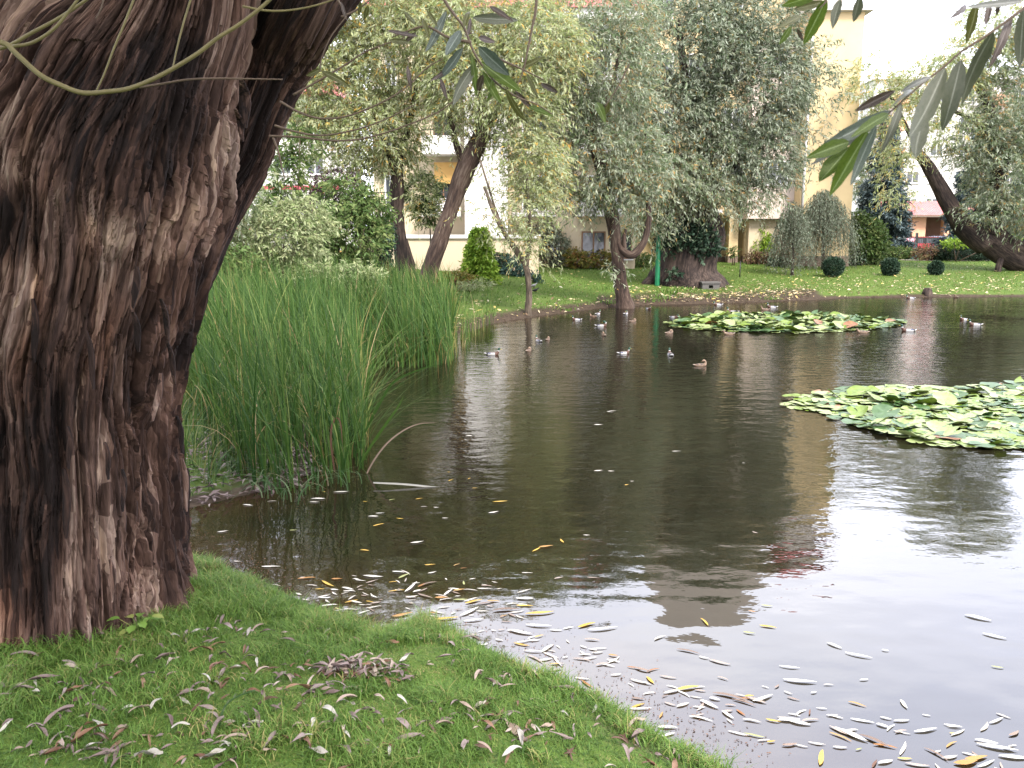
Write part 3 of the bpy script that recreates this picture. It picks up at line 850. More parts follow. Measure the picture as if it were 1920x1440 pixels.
for k, (p0, p1) in enumerate(((705, 760), (795, 866), (960, 1040), (1080, 1160))):
    for zz_ in (3.2, 6.2, 9.2):
        balcony(bl, X_(p0, YL, zz_), X_(p1, YL, zz_), zz_ + .6, YL, 1.1, M_WHITE if k % 2 else None)
        window(bl, X_(p0, YL, zz_) + .5, X_(p1, YL, zz_) - .4, zz_ + .75, zz_ + 2.5, YL, M_FRAME_B if k == 1 else M_FRAME_W)
    window(bl, X_(p0, YL, 12) + .4, X_(p1, YL, 12) - .4, 12.0, 12.9, YL, M_FRAME_W)
for p0, p1 in ((1030, 1052), (1090, 1135), (1160, 1185)):
    window(bl, X_(p0, YL, 2), X_(p1, YL, 2), 1.5, 2.9, YL, M_FRAME_B)
for p0 in (905, 930, 980):
    dm = MB(); xq = X_(p0 + 40, YL + 3, 15)
    dm.box(xq, xq + 1.5, YL + .6, YL + 3, 14.2, 15.9)
    d_ = dm.build('dormer', M_WHITE, bl, smooth=False)
    part_box('pane', M_GLASS, d_, xq + .2, xq + 1.3, YL + .57, YL + .597, 14.5, 15.6)

# --- house far left behind the shrubs
YH = 62.0
xa, xb = X_(360, YH), X_(640, YH)
bh = thing('house', 'white house with red bands glimpsed between trunk and pale shrubs', 'building', ((xa + xb) / 2, YH + 4, 1.2))
part_box('wall', M_WHITE, bh, xa, xb, YH, YH + 9, 0.8, 13)
part_box('band', plain('band_red', (0.42, 0.08, 0.10)), bh, (xa + .01, xb - .01, YH - .06, YH - .003, 3.2, 3.6), (xa + .01, xb - .01, YH - .06, YH - .003, 6.3, 6.6))
part_box('base_course', M_OCHRE, bh, xa + .01, xb - .01, YH - .08, YH - .003, 0.8, 1.8)
hip_roof('roof', bh, xa, xb, YH, YH + 9, 13.003, 15.5, 1, 3)
for p0 in (400, 440, 520, 580):
    for zz_ in (4.4, 7.4, 10.2):
        window(bh, X_(p0, YH), X_(p0, YH) + 1.3, zz_, zz_ + 1.4, YH, M_FRAME_W)

# --- pale block far right
YR = 100.0
xa, xb = X_(1625, YR, 8), X_(2010, YR, 8)
br = thing('apartment_building', 'white apartment block with peach balconies standing farthest back behind the right willow', 'building', ((xa + xb) / 2, YR + 6, 1.5))
part_box('wall', M_WHITE, br, xa, xb, YR, YR + 14, 0.8, 21.5)
hip_roof('roof', br, xa, xb, YR, YR + 14, 21.503, 23.5, 1.5, 4.5, M_SLAB)
for k, zz_ in enumerate((6.0, 9.2, 12.4, 15.6, 18.6)):
    for p0 in (1632, 1820, 1900):
        s_ = part_box('balcony', M_PEACH, br, X_(p0, YR), X_(p0 + 42, YR), YR - 1.4, YR - .003, zz_, zz_ + 1.1)
    for p0 in (1690, 1730, 1780, 1870):
        window(br, X_(p0, YR), X_(p0, YR) + 1.5, zz_ + .4, zz_ + 1.8, YR, M_FRAME_W)

# --- garage row with the red tiled roof
YG = 72.0
xa, xb = X_(1672, YG), X_(2010, YG)
bg_ = thing('garage_row', 'low peach garage arcade under a red tiled roof behind the iron fence', 'building', ((xa + xb) / 2, YG + 3, 1.5))
ze, zr = Z_(405, YG), Z_(381, YG)
part_box('back_wall', plain('garage_inside', (0.20, 0.11, 0.08)), bg_, xa, xb, YG + 3, YG + 6, 0.8, ze)
for p0 in (1672, 1709, 1770, 1832, 1893, 1955):
    part_box('column', M_PEACH, bg_, X_(p0, YG), X_(p0 + 14, YG), YG, YG + .7, 0.8, ze - .003)
part_box('lintel', M_PEACH, bg_, X_(1723, YG) + .003, X_(1735, YG), YG + .05, YG + 2.99, Z_(468, YG), ze - .004)
m_ = MB()
m_.add([(xa - .4, YG - .7, ze), (xb, YG - .7, ze), (xb, YG + 3.2, zr + .35), (xa - .4, YG + 3.2, zr + .35), (xa - .4, YG + 6.5, ze), (xb, YG + 6.5, ze)],
       [np.array([(0, 1, 2, 3), (3, 2, 5, 4), (0, 4, 5, 1)]), np.array([(0, 3, 4), (1, 5, 2)])])
m_.build('roof', M_TILE, bg_, smooth=False)
m_ = MB(); m_.box(xa - .45, xb, YG - .8, YG - .703, ze - .12, ze + .06); m_.build('gutter', M_PLINTH, bg_, smooth=False)

# --- iron fence and its gate post, parked vehicles behind
YF = 62.0
fz = float(zt(X_(1750, YF), YF)[0])
x0, x1 = X_(1690, YF), X_(1990, YF)
fe = thing('iron_fence', 'dark iron bar fence in front of the garage arcade', 'fence', ((x0 + x1) / 2, YF, fz))
m_ = MB()
for xx in np.arange(x0, x1, 0.13): m_.box(xx - .012, xx + .012, YF - .012, YF + .012, fz - .1, fz + 1.5)
m_.build('bars', M_DARKMETAL, fe, smooth=False)
part_box('rail', M_DARKMETAL, fe, (x0, x1, YF - .03, YF - .0125, fz + .2, fz + .26), (x0, x1, YF - .03, YF - .0125, fz + 1.35, fz + 1.41))
for p0 in (1690, 1719, 1790, 1860, 1930):
    part_box('post', M_DARKMETAL, fe, X_(p0, YF) - .07, X_(p0, YF) + .07, YF - .1, YF + .05, fz - .1, fz + 1.75)
def vehicle(name, label, cat, px, Y, length, h, body, cabin0, cabin1):
    zb = float(zt(X_(px, Y), Y)[0])
    x = X_(px, Y, zb)
    v = thing(name, label, cat, (x, Y, zb))
    prof = np.array([(-.5, .28), (-.5, .5), (-.47, .58), (cabin0, .62), (cabin0 + .10, .97), (cabin0 + .16, 1.0), (cabin1 - .12, 1.0), (cabin1 - .05, .95), (cabin1 + .06, .64), (.44, .56), (.5, .46), (.5, .26)])
    pts = np.stack([x + prof[:, 0] * length, np.full(len(prof), Y - .8), zb + prof[:, 1] * h], -1)
    p2 = pts.copy(); p2[:, 1] = Y + .8
    k = len(prof)
    mid = [(a, (a + 1) % k, (a + 1) % k + k, a + k) for a in range(k)]
    m_ = MB(); m_.add(np.vstack([pts, p2]), [np.arange(k), np.arange(k)[::-1] + k, np.array(mid)])
    m_.build('body', body, v, smooth=False)
    part_box('side_window', M_GLASS, v, (x + (cabin0 + .12) * length, x + (cabin1 - .1) * length, Y - .815, Y - .803, zb + .66 * h, zb + .92 * h))
    for s_ in (-.3, .3):
        w = MB(); w.tube([(x + s_ * length, Y - .86, zb + .3), (x + s_ * length, Y - .66, zb + .3)], .31, 18)
        wo_ = w.build('wheel', M_DARKMETAL, v)
        r_ = MB(); r_.tube([(x + s_ * length, Y - .87, zb + .3), (x + s_ * length, Y - .862, zb + .3)], .19, 14); r_.build('rim', M_SLAB, wo_)
    return v
def paint(name, c):
    m, n, l, b = nodes(name); b.inputs['Base Color'].default_value = (*c, 1); b.inputs['Roughness'].default_value = .25
    b.inputs['Coat Weight'].default_value = .6
    return m
vehicle('parked_car', 'red car parked behind the iron fence by the arcade column', 'car', 1733, 65, 3.9, 1.45, paint('paint_red', (.45, .02, .03)), -.38, .26)
vehicle('parked_car', 'pale blue grey car parked behind the blue spruce', 'car', 1772, 66.5, 4.2, 1.5, paint('paint_bluegrey', (.35, .42, .55)), -.38, .26)
vehicle('parked_van', 'white van parked at the far right behind the leaning trunk', 'van', 1905, 65, 4.8, 2.0, paint('paint_white', (.7, .74, .8)), -.48, .33)

# --- path
a, b_ = G(1660, 499), G(2050, 492)
m_ = MB()
pa = np.array([G(1690, 488), G(1740, 489), G(1800, 489.5), G(1880, 489), G(1990, 488)])
pv = []
for q in pa:
    for dy in (-0.75, 0.85):
        pv.append((q[0], q[1] + dy, float(zt(q[0], q[1] + dy)[0]) + .03))
m_.add(pv, np.array([(2 * k, 2 * k + 2, 2 * k + 3, 2 * k + 1) for k in range(4)]))
tag(m_.build('path', plain('paving_pinkish', (.36, .29, .27))), 'pinkish paved path crossing the far lawn', None, None, 'structure')

# ------------------------------------------------------------------ trees
def ptube(pts, sub=5):
    """(px,py,Y,r_px) control points -> world points and radii"""
    w = np.array([[*P(a, b, c), r * c / F] for a, b, c, r in pts])
    s_ = smooth_path(w, sub)
    return s_[:, :3], np.maximum(s_[:, 3], 0.004)
def bark_tube(mb, pts, rad, seg, amp=0.06, s=3.0, seed=0, m=0):
    V, Fq, uv = tube_geo(pts, rad, seg)
    c = np.repeat(np.asarray(pts), seg, 0)
    o = V - c
    q = uv * np.array([s, s, s * 0.25]) / max(0.25, 1)
    dsp = 1 + amp * 2.2 * fbm(uv / np.mean(rad) * np.array([1.3, 1.3, 0.25]), seed, 3)
    V = c + o * dsp[:, None]
    n_ = len(pts)
    mb.add(V, [Fq, np.arange(seg)[::-1], np.arange(seg) + (n_ - 1) * seg], m, uv=uv)
def crown(mb, blobs, tau=1.6, ll=0.14, lw=0.032, nleaf=14, L=0.85, droop=0.5, up=0.25, strands=True, shell=0.3, m_leaf=0, m_twig=1, twr=0.006):
    for (px, py, Y, rx, ry, rd, *k) in blobs:
        kk = k[0] if k else 1.0
        c = P(px, py, Y)
        rad = np.array([rx * pxm(Y), rd, ry * pxm(Y)])
        n = int(1.6 * tau * kk * math.pi * rad[0] * rad[2] / (ll * lw * 0.5 * 0.6 * nleaf))
        if n < 3: n = 3
        u = in_ball(n, shell)
        st = c + u * rad
        d = unit(u * np.array([1, 1, .6]) + rng.normal(0, .45, (n, 3)) + np.array([0, 0, up]))
        k2 = n // 8 if strands else 0
        sprays(mb, (st - d * (L * .4))[k2:], d[k2:], L * rng.uniform(.6, 1.3, n - k2), nleaf, ll, lw, droop, m_leaf, m_twig, twr)
        if k2 > 2:      # long hanging strands
            dh = unit(d[:k2] * np.array([.8, .8, .2]) + np.array([0, 0, .15]))
            sprays(mb, (st - d * (L * .4))[:k2], dh, L * rng.uniform(1.1, 1.7, k2), int(nleaf * 1.5), ll * .95, lw, .55, m_leaf, m_twig, twr * .8, rspread=.12)
def tree(name, label, cat, trunks, blobs, leaf, bark, seg=14, group=None, foliage='crown', **kw):
    b0 = P(*trunks[0][0][:3])
    g = float(zt(b0[0], b0[1])[0])
    t = thing(name, label, cat, (b0[0], b0[1], max(g, 0)), 0, group)
    for k, tr in enumerate(trunks):
        pts, rad = ptube(tr)
        if k == 0:
            pts = np.vstack([[pts[0][0], pts[0][1], min(pts[0][2], g) - .25], pts]); rad = np.concatenate([[rad[0] * 1.15], rad])
        m_ = MB(); bark_tube(m_, pts, rad, seg if k == 0 else 9, .10 if k == 0 else .08, 3, k)
        m_.build('trunk' if k == 0 else 'limb', bark, t)
    if blobs:
        m_ = MB(); crown(m_, blobs, **kw); m_.build(foliage, [leaf, M_TWIG_BR], t)
    return t

# leaning pollard and its upright neighbour
ta = tree('pollard_willow', 'upright dark pollard trunk behind the reeds, left of the leaning pollard', 'tree',
     [[(762, 540, 27, 15), (752, 470, 27, 14), (746, 400, 27, 13), (744, 330, 27, 12), (748, 270, 27, 9)],
      [(775, 530, 27.1, 8), (768, 490, 27, 8), (756, 450, 27, 8)],
      [(746, 330, 27, 8), (720, 270, 27, 6), (690, 200, 27, 4)], [(746, 300, 27, 7), (770, 220, 27.5, 5), (790, 110, 28, 3)]],
     [(700, 250, 27, 95, 70, 1.6), (730, 290, 27.4, 60, 40, 1.0, .7), (640, 170, 27.5, 95, 85, 1.8, .9), (740, 110, 28, 120, 100, 2, .9), (600, 70, 28, 100, 80, 1.8, .7), (700, 10, 28, 140, 70, 2, .7), (690, -40, 28, 170, 50, 2.2, .6), (540, -20, 27.5, 110, 70, 2, .7), (560, 180, 27.5, 60, 70, 1.2, .7), (600, 250, 27, 50, 60, 1, .5)],
     M_WILLOW_LT, M_BARK_DK, tau=1.15, ll=.15, lw=.032)
tree('pollard_willow', 'pollard willow leaning to the right with shaggy shoots on its head', 'tree',
     [[(790, 560, 26, 15), (806, 510, 26, 16), (826, 450, 26, 16), (850, 380, 26, 16), (876, 310, 26, 19), (905, 248, 26, 17)],
      [(872, 320, 26, 8), (850, 250, 26.3, 5), (838, 170, 26.5, 3)], [(905, 250, 26, 9), (940, 190, 26, 5), (975, 110, 26.4, 3)], [(903, 250, 26, 9), (900, 180, 26, 6), (880, 60, 26, 3)]],
     [(900, 150, 26, 110, 85, 1.7, .9), (850, 60, 26.5, 120, 80, 1.8, .9), (975, 220, 26, 75, 80, 1.2, .8), (990, 90, 26.6, 110, 90, 1.8, .9), (840, 225, 26, 40, 40, .8, .35), (920, -15, 27, 150, 45, 2, .6), (790, 370, 27.4, 40, 45, .7, .45), (1010, 310, 26.3, 55, 70, .9, .7)],
     M_WILLOW_LT, M_BARK, tau=1.12, ll=.15, lw=.032)
# shoots bristling from the pollard head (part of it)
pl_ = [o for o in COL.objects if o.name.startswith('pollard_willow')][-1]
m_ = MB()
hc = P(900, 252, 26)
for k in range(70):
    d = unit(np.array([rng.normal(.15, .6), rng.normal(0, .4), rng.uniform(.4, 1.2)]))
    Ls = rng.uniform(.5, 1.6)
    s0 = hc + rng.normal(0, .12, 3) - np.array([0, 0, rng.uniform(0, 1.0)]) * np.array([.45, 0, 1]) 
    m_.tube([s0, s0 + d * Ls * .5 + [0, 0, .05], s0 + d * Ls], [.010, .007, .003], 4, 0)
m_.build('shoots', M_TWIG, pl_)

tree('background_willow', 'tall willow mostly hidden behind the foreground trunk on the left bank', 'tree',
     [[(330, 560, 19, 22), (335, 450, 19, 19), (345, 330, 19, 15), (350, 200, 19, 11)], [(340, 400, 19, 9), (400, 300, 19, 6), (450, 200, 19.3, 4)], [(345, 300, 19, 9), (300, 180, 19, 6), (260, 60, 19, 4)]],
     [(300, 300, 19, 150, 150, 1.8), (410, 330, 19, 80, 90, 1.2, .9), (330, 60, 19, 170, 140, 2), (180, 150, 19, 140, 170, 1.8), (330, -130, 19.3, 170, 110, 2, .8), (430, 120, 19.3, 80, 110, 1.4, .8), (240, 440, 19, 130, 60, 1.4, .7)],
     M_WILLOW, M_BARK_DK, tau=.8, ll=.15, lw=.036, L=.8, droop=.5)
tree('young_willow', 'slender young willow with a thin forked stem on the left lawn edge', 'tree',
     [[(990, 580, 25.1, 7), (992, 545, 25.1, 6), (986, 500, 25.1, 6), (962, 460, 25.1, 5), (935, 420, 25.1, 4), (908, 350, 25.1, 3)],
      [(986, 500, 25.1, 5), (994, 440, 25.1, 4), (990, 370, 25.1, 3), (985, 270, 25.2, 2)], [(940, 425, 25.1, 3), (925, 380, 25.2, 2), (900, 300, 25.3, 2)]],
     [(992, 400, 25.1, 40, 90, .9, .75), (925, 400, 25.1, 45, 60, .8, .4), (1015, 330, 25.2, 45, 80, .9, .7), (1000, 470, 25, 25, 40, .5, .4), (960, 300, 25.2, 50, 50, .8, .5), (950, 430, 25.1, 35, 30, .6, .3)],
     M_WILLOW_LT, M_BARK_GY, seg=10, tau=.6, ll=.13, lw=.03)

tree('lawn_willow', 'willow at the water edge with a bare hooked branch low on its leaning trunk', 'tree',
     [[(1172, 572, 28.6, 17), (1166, 545, 28.6, 14), (1160, 500, 28.6, 12), (1154, 450, 28.6, 12), (1148, 410, 28.6, 12), (1138, 360, 28.6, 12), (1122, 290, 28.6, 11), (1110, 235, 28.6, 11)],
      [(1158, 455, 28.5, 6), (1170, 472, 28.4, 7), (1186, 478, 28.3, 8), (1200, 466, 28.3, 7), (1212, 440, 28.3, 6), (1216, 400, 28.4, 5), (1212, 330, 28.5, 3)],
      [(1172, 474, 28.4, 4), (1170, 450, 28.4, 4), (1172, 430, 28.5, 3)],
      [(1140, 365, 28.6, 5), (1100, 360, 28.6, 4), (1050, 358, 28.7, 3)], [(1110, 240, 28.6, 7), (1100, 170, 28.6, 4), (1080, 70, 28.8, 3)], [(1112, 240, 28.6, 7), (1150, 150, 28.8, 4), (1170, 40, 29, 3)]],
     [(1105, 300, 28.4, 85, 75, 1.4, .9), (1090, 375, 28.4, 60, 35, 1, .6), (1165, 355, 28.1, 55, 45, .9, .7), (1120, 130, 28.8, 120, 100, 2, .9), (1060, 180, 28.8, 80, 90, 1.6, .8), (1110, 25, 29, 140, 60, 2, .7), (1200, 300, 28.2, 60, 70, 1, .8), (1150, 500, 28.3, 18, 30, .3, .25)],
     M_WILLOW, M_BARK, tau=1.15, ll=.16, lw=.034)

# the old hollow willow
to = tree('old_willow', 'huge old willow with a swollen hollow trunk and a dense grey green crown', 'tree',
     [[(1284, 532, 36.2, 66), (1285, 505, 36.2, 54), (1290, 475, 36.2, 52), (1298, 445, 36.2, 47), (1306, 412, 36.2, 34), (1318, 380, 36.2, 26)],
      [(1238, 520, 35.9, 22), (1222, 528, 35.6, 14), (1205, 535, 35.5, 6)],
      [(1330, 470, 36.0, 20), (1344, 445, 36.0, 18), (1330, 400, 36.0, 16), (1322, 330, 36.0, 15), (1330, 220, 36.3, 10), (1350, 90, 36.5, 6)],
      [(1275, 450, 36.2, 26), (1262, 400, 36.1, 19), (1240, 320, 36.0, 13), (1205, 240, 36.0, 11), (1180, 150, 36.0, 8)],
      [(1320, 360, 36.0, 10), (1390, 290, 36.0, 7), (1440, 200, 36.2, 5)], [(1322, 300, 36.0, 10), (1290, 180, 36.0, 8), (1270, 40, 36.0, 5)]],
     None, M_WILLOW_DK, M_BARK_DK, seg=40)
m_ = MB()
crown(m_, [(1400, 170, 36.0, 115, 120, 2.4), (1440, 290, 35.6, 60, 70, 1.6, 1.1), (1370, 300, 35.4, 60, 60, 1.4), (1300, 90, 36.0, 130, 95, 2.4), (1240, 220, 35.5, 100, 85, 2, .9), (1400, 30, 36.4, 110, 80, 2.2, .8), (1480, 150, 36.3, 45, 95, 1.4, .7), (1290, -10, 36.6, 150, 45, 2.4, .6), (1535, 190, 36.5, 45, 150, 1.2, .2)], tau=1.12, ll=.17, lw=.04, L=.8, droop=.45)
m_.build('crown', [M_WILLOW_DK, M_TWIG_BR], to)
m_ = MB()
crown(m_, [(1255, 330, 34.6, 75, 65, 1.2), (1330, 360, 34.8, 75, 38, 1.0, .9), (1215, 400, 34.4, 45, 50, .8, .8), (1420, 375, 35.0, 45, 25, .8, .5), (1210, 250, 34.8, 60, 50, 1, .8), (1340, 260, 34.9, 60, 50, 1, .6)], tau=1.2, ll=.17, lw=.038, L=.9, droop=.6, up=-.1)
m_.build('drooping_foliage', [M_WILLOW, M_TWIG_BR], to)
m_ = MB()
crown(m_, [(1290, 440, 35.1, 42, 34, .5), (1322, 455, 35.0, 32, 28, .4), (1250, 455, 35.2, 22, 30, .4, .6), (1262, 515, 34.8, 12, 10, .3)], tau=1.5, ll=.16, lw=.085, L=.35, nleaf=8, droop=.3)
m_.build('ivy', [M_SHRUB_DK, M_TWIG_BR], to)

# right willow leaning over the lawn
tr_ = tree('leaning_willow', 'heavy willow trunk leaning out from the right edge with a forked limb', 'tree',
     [[(2010, 520, 44, 29), (1950, 502, 44, 27), (1905, 482, 44, 26), (1868, 458, 44, 26), (1842, 435, 44, 24)],
      [(1848, 455, 44, 26), (1812, 428, 44, 20), (1785, 390, 44, 15), (1760, 345, 44, 13), (1740, 310, 44, 11), (1718, 282, 44, 8)],
      [(1850, 440, 44, 22), (1866, 405, 44, 17), (1872, 350, 44, 14), (1866, 270, 44, 11), (1850, 190, 44, 8), (1800, 120, 44, 4)],
      [(1872, 360, 44, 10), (1890, 280, 44, 8), (1925, 230, 44, 6)], [(1862, 270, 44, 7), (1830, 230, 44, 4), (1770, 200, 44, 3)], [(1735, 305, 44, 6), (1700, 240, 44, 4), (1670, 180, 44, 3)]],
     [(1880, 320, 43.5, 60, 70, 1.8), (1895, 210, 43.6, 60, 80, 2), (1850, 390, 43.2, 50, 30, 1.2, .7), (1930, 400, 43.3, 40, 50, 1.2), (1830, 270, 43.6, 50, 60, 1.6, .7), (1900, 100, 44, 60, 60, 2, .7)],
     M_WILLOW, M_BARK_DK, seg=28, tau=1.2, ll=.2, lw=.045)
m_ = MB()
crown(m_, [(1690, 230, 44, 60, 80, 1.8, .55), (1680, 330, 43.6, 40, 70, 1.4, .28), (1760, 150, 44.2, 90, 50, 2, .7), (1820, 110, 44.3, 80, 45, 2, .55), (1640, 150, 44.2, 45, 60, 1.4, .5), (1900, 40, 44.6, 100, 60, 2, .7), (1780, 230, 44, 60, 60, 1.6, .35)], tau=1.0, ll=.19, lw=.042, L=.9, droop=.55)
m_.build('drooping_foliage', [M_WILLOW_LT, M_TWIG_BR], tr_)
a, b_ = P(1869, 512, 43.4), P(1877, 482, 43.7)
ps = thing('prop_post', 'short stout post propping up the leaning willow trunk', 'post', (a[0], a[1], a[2]))
m_ = MB(); bark_tube(m_, np.array([a - [0, 0, .15], (a + b_) / 2, b_]), np.array([.17, .155, .15]), 12, .05); m_.build('timber', M_BARK_DK, ps)
cc_ = MB(); cc_.tube([b_, b_ + [0, .02, .05]], [.2, .2], 10); cc_.build('cap', M_BARK_DK, ps)

# ------------------------------------------------------------------ shrubs and conifers
def shrub(name, label, cat, base_px, blobs, leaf, stems=4, ll=.10, lw=.05, tau=1.7, group=None, sb=None, Y=None, nleaf=7, L=.3, bark=None, **kw):
    b0 = G(*base_px) if Y is None else P(*base_px, Y)
    g = float(zt(b0[0], b0[1])[0])
    t = thing(name, label, cat, (b0[0], b0[1], g), 0, group)
    bl_ = [(bx, by, b0[1] + q[0] if q else b0[1], rx, ry, max(rx * pxm(b0[1]) * .8, .15), *(q[1:])) for (bx, by, rx, ry, *q) in blobs]
    m_ = MB(); crown(m_, bl_, tau=tau, ll=ll, lw=lw, nleaf=nleaf, L=L, strands=False, **kw); m_.build('foliage', [leaf, M_TWIG_BR], t)
    m_ = MB()
    for k in range(stems):
        q = bl_[k % len(bl_)]
        c = P(q[0] + rng.normal(0, q[3] * .3), q[1] - q[4] * .2, q[2])
        s0 = np.array([b0[0] + rng.normal(0, .06), b0[1], g - .1])
        m_.tube([s0, (s0 + c) / 2 + rng.normal(0, .05, 3), c], [.035, .025, .01], 6)
    if stems: m_.build('stem', bark or M_TWIG_BR, t)
    return t
def conifer(name, label, px, py_base, py_top, half, leaf, Y=None, tiers=14, ll=.14, lw=.03, dens=1.0, droop=.25, up=.1):
    b0 = G(px, py_base) if Y is None else P(px, py_base, Y)
    g = float(zt(b0[0], b0[1])[0])
    t = thing(name, label, 'conifer', (b0[0], b0[1], g))
    top = P(px, py_top, b0[1])[2]
    H = top - g
    hw = half * pxm(b0[1])
    m_ = MB(); m_.tube([(b0[0], b0[1], g - .1), (b0[0], b0[1], g + H * .5), (b0[0], b0[1], top)], [max(.03, hw * .07), hw * .045, .01], 8)
    m_.build('trunk', M_BARK_DK, t)
    m_ = MB()
    for k in range(tiers):
        f = (k + .3) / tiers
        rr = hw * (1 - f) ** .8 + .05
        nb = int((7 + 12 * (1 - f)) * dens)
        for q in range(nb):
            az = rng.uniform(0, 2 * np.pi)
            Lb = rr * rng.uniform(.75, 1.12)
            d = np.array([math.cos(az), math.sin(az), up - .25 * (1 - f)])
            s0 = np.array([b0[0], b0[1], g + H * (f * .96 + .03) + rng.normal(0, H * .012)])
            ns = max(3, int(Lb / .16))
            tt = rng.uniform(.25, 1.0, ns * 3)
            st = s0 + d[None] * (Lb * tt)[:, None]
            st[:, 2] -= droop * (Lb * tt) ** 2 * .4
            st += rng.normal(0, .03, st.shape)
            dd_ = unit(d[None] + rng.normal(0, .45, (len(st), 3)) + np.array([0, 0, .1]))
            sprays(m_, st, dd_, .22 + ll * .5, 7, ll, lw, .2, 0, 1, .004, tw=False)
    m_.build('foliage', [leaf, M_TWIG_BR], t)
    return t

# left bank
shrub('willow_shrub', 'pale yellow green willow shrub right beside the big foreground trunk', 'shrub', (520, 520), [(525, 450, 85, 65), (470, 490, 60, 50), (570, 410, 60, 45, .3, .8), (500, 520, 70, 30)], M_SHRUB_LT, 5, .11, .03, 1.5, Y=20, nleaf=12, L=.5)
shrub('leafy_shrub', 'mid green bush between the pale willow shrub and the upright pollard', 'shrub', (650, 520), [(650, 440, 70, 65), (690, 400, 45, 45, .5), (610, 480, 60, 45), (650, 370, 55, 40, .5, .8)], M_SHRUB, 5, .11, .045, 1.5, Y=22, nleaf=9, L=.45)
shrub('evergreen_shrub', 'blackish evergreen bush tucked against the upright pollard', 'shrub', (705, 530), [(705, 470, 30, 55), (685, 500, 30, 35), (720, 440, 18, 30)], M_SHRUB_DK, 3, .09, .05, 2.0, Y=24)
shrub('purple_tree', 'purple leaved small tree rising behind the green bushes', 'tree', (630, 500), [(640, 345, 55, 35, 0, .8), (600, 380, 40, 35, 0, .7), (600, 430, 35, 40, 0, .6)], M_MAROON, 4, .13, .06, 1.2, Y=33, L=.5)
shrub('tall_shrub', 'tall loose green shrub framed by the trunk limb and white sky gaps', 'shrub', (545, 520), [(540, 330, 35, 60), (520, 390, 40, 40), (560, 270, 35, 40, 0, .6)], M_SHRUB, 5, .14, .05, 1.1, Y=25, L=.5)
shrub('mixed_shrub', 'low rough shrub behind the reeds at the far left', 'shrub', (440, 530), [(430, 500, 60, 40), (400, 470, 30, 30)], M_SHRUB, 4, .1, .04, 1.5, Y=18)
shrub('drooping_shrub', 'grey leaved shrub with drooping tips just behind the reed tops', 'shrub', (600, 560), [(640, 515, 60, 25), (580, 520, 50, 25), (690, 525, 30, 20)], M_SHRUB_LT, 4, .11, .03, 1.1, Y=19, nleaf=10, L=.5)
shrub('round_shrub', 'fresh green leafy clump hanging between the two pollard trunks', 'shrub', (800, 540), [(790, 360, 40, 38), (800, 400, 28, 25)], M_SHRUB, 1, .10, .035, 1.3, Y=29, bark=M_BARK_GY)

conifer('thuja', 'bright yellow green cone shaped thuja on the left lawn', 899, 532, 432, 27, M_THUJA, tiers=18, ll=.13, lw=.06, dens=1.5, up=.3, droop=.1)
shrub('golden_shrub', 'small golden shrub at the left foot of the thuja', 'shrub', (858, 538), [(858, 520, 28, 14), (840, 528, 20, 10)], M_SHRUB_YL, 3, .1, .04, 1.5)
shrub('silver_shrub', 'silvery low shrub sprawling in front of the thuja', 'shrub', (880, 546), [(890, 533, 35, 9), (850, 540, 20, 8)], M_SHRUB_LT, 3, .12, .03, 1.0)
shrub('bluegreen_shrub', 'dark blue green shrub to the right of the thuja', 'shrub', (940, 514), [(938, 494, 20, 22)], M_SHRUB_DK, 3, .12, .06, 1.8)
shrub('bluegreen_shrub', 'teal shrub between the dark shrub and the young willow', 'shrub', (966, 518), [(966, 500, 24, 18)], M_BLUEGRN, 3, .12, .06, 1.8)
shrub('bluegreen_shrub', 'tiny teal shrub just right of the young willow stem', 'shrub', (1003, 531), [(1002, 520, 11, 11)], M_BLUEGRN, 2, .1, .05, 1.6)
shrub('yellow_hedge_shrub', 'yellow leaved shrub with reddish base left of the lawn willow', 'shrub', (1088, 504), [(1088, 488, 26, 16), (1075, 478, 12, 12)], M_SHRUB_YL, 4, .12, .06, 1.6)
shrub('yellow_hedge_shrub', 'olive yellow shrub directly behind the lawn willow trunk', 'shrub', (1130, 504), [(1130, 486, 26, 16)], M_SHRUB_YL, 4, .12, .06, 1.5)
shrub('yellow_hedge_shrub', 'low dull green hedge shrub right of the lawn willow trunk', 'shrub', (1200, 500), [(1200, 487, 34, 12)], M_SHRUB, 4, .12, .06, 1.6)
shrub('wall_shrub', 'grey green shrub against the pale wall behind the young willow', 'shrub', (1045, 500), [(1040, 465, 30, 35), (1020, 440, 25, 30, 0, .7)], M_WILLOW_DK, 4, .14, .045, 1.4)
shrub('wall_shrub', 'dark shrub with small red blooms beside the ground floor window', 'shrub', (1090, 490), [(1090, 440, 22, 28), (1060, 452, 20, 22)], M_SHRUB_DK, 3, .12, .05, 1.3)
conifer('small_spruce', 'small yellow tipped conifer in front of the passage column', 1428, 493, 418, 28, M_THUJA, tiers=12, ll=.16, lw=.045, dens=.8)
shrub('low_shrub', 'brownish low shrub wrapped round the small conifer foot', 'shrub', (1440, 495), [(1455, 482, 24, 14), (1415, 484, 20, 12)], M_BROWN_SHRUB, 4, .12, .05, 1.4)
shrub('low_shrub', 'dark green low shrub under the weeping tree', 'shrub', (1462, 500), [(1460, 492, 20, 9)], M_SHRUB_DK, 2, .1, .05, 1.6)
shrub('column_shrub', 'thin clipped shrub standing before the yellow column', 'shrub', (1375, 498), [(1375, 472, 9, 10)], M_SHRUB, 2, .1, .05, 1.2)
shrub('leafy_shrub', 'round topped green bush beside the tower corner', 'shrub', (1617, 497), [(1620, 440, 38, 38), (1640, 452, 28, 28), (1595, 470, 25, 25), (1605, 412, 22, 16)], M_SHRUB, 6, .14, .07, 1.7)
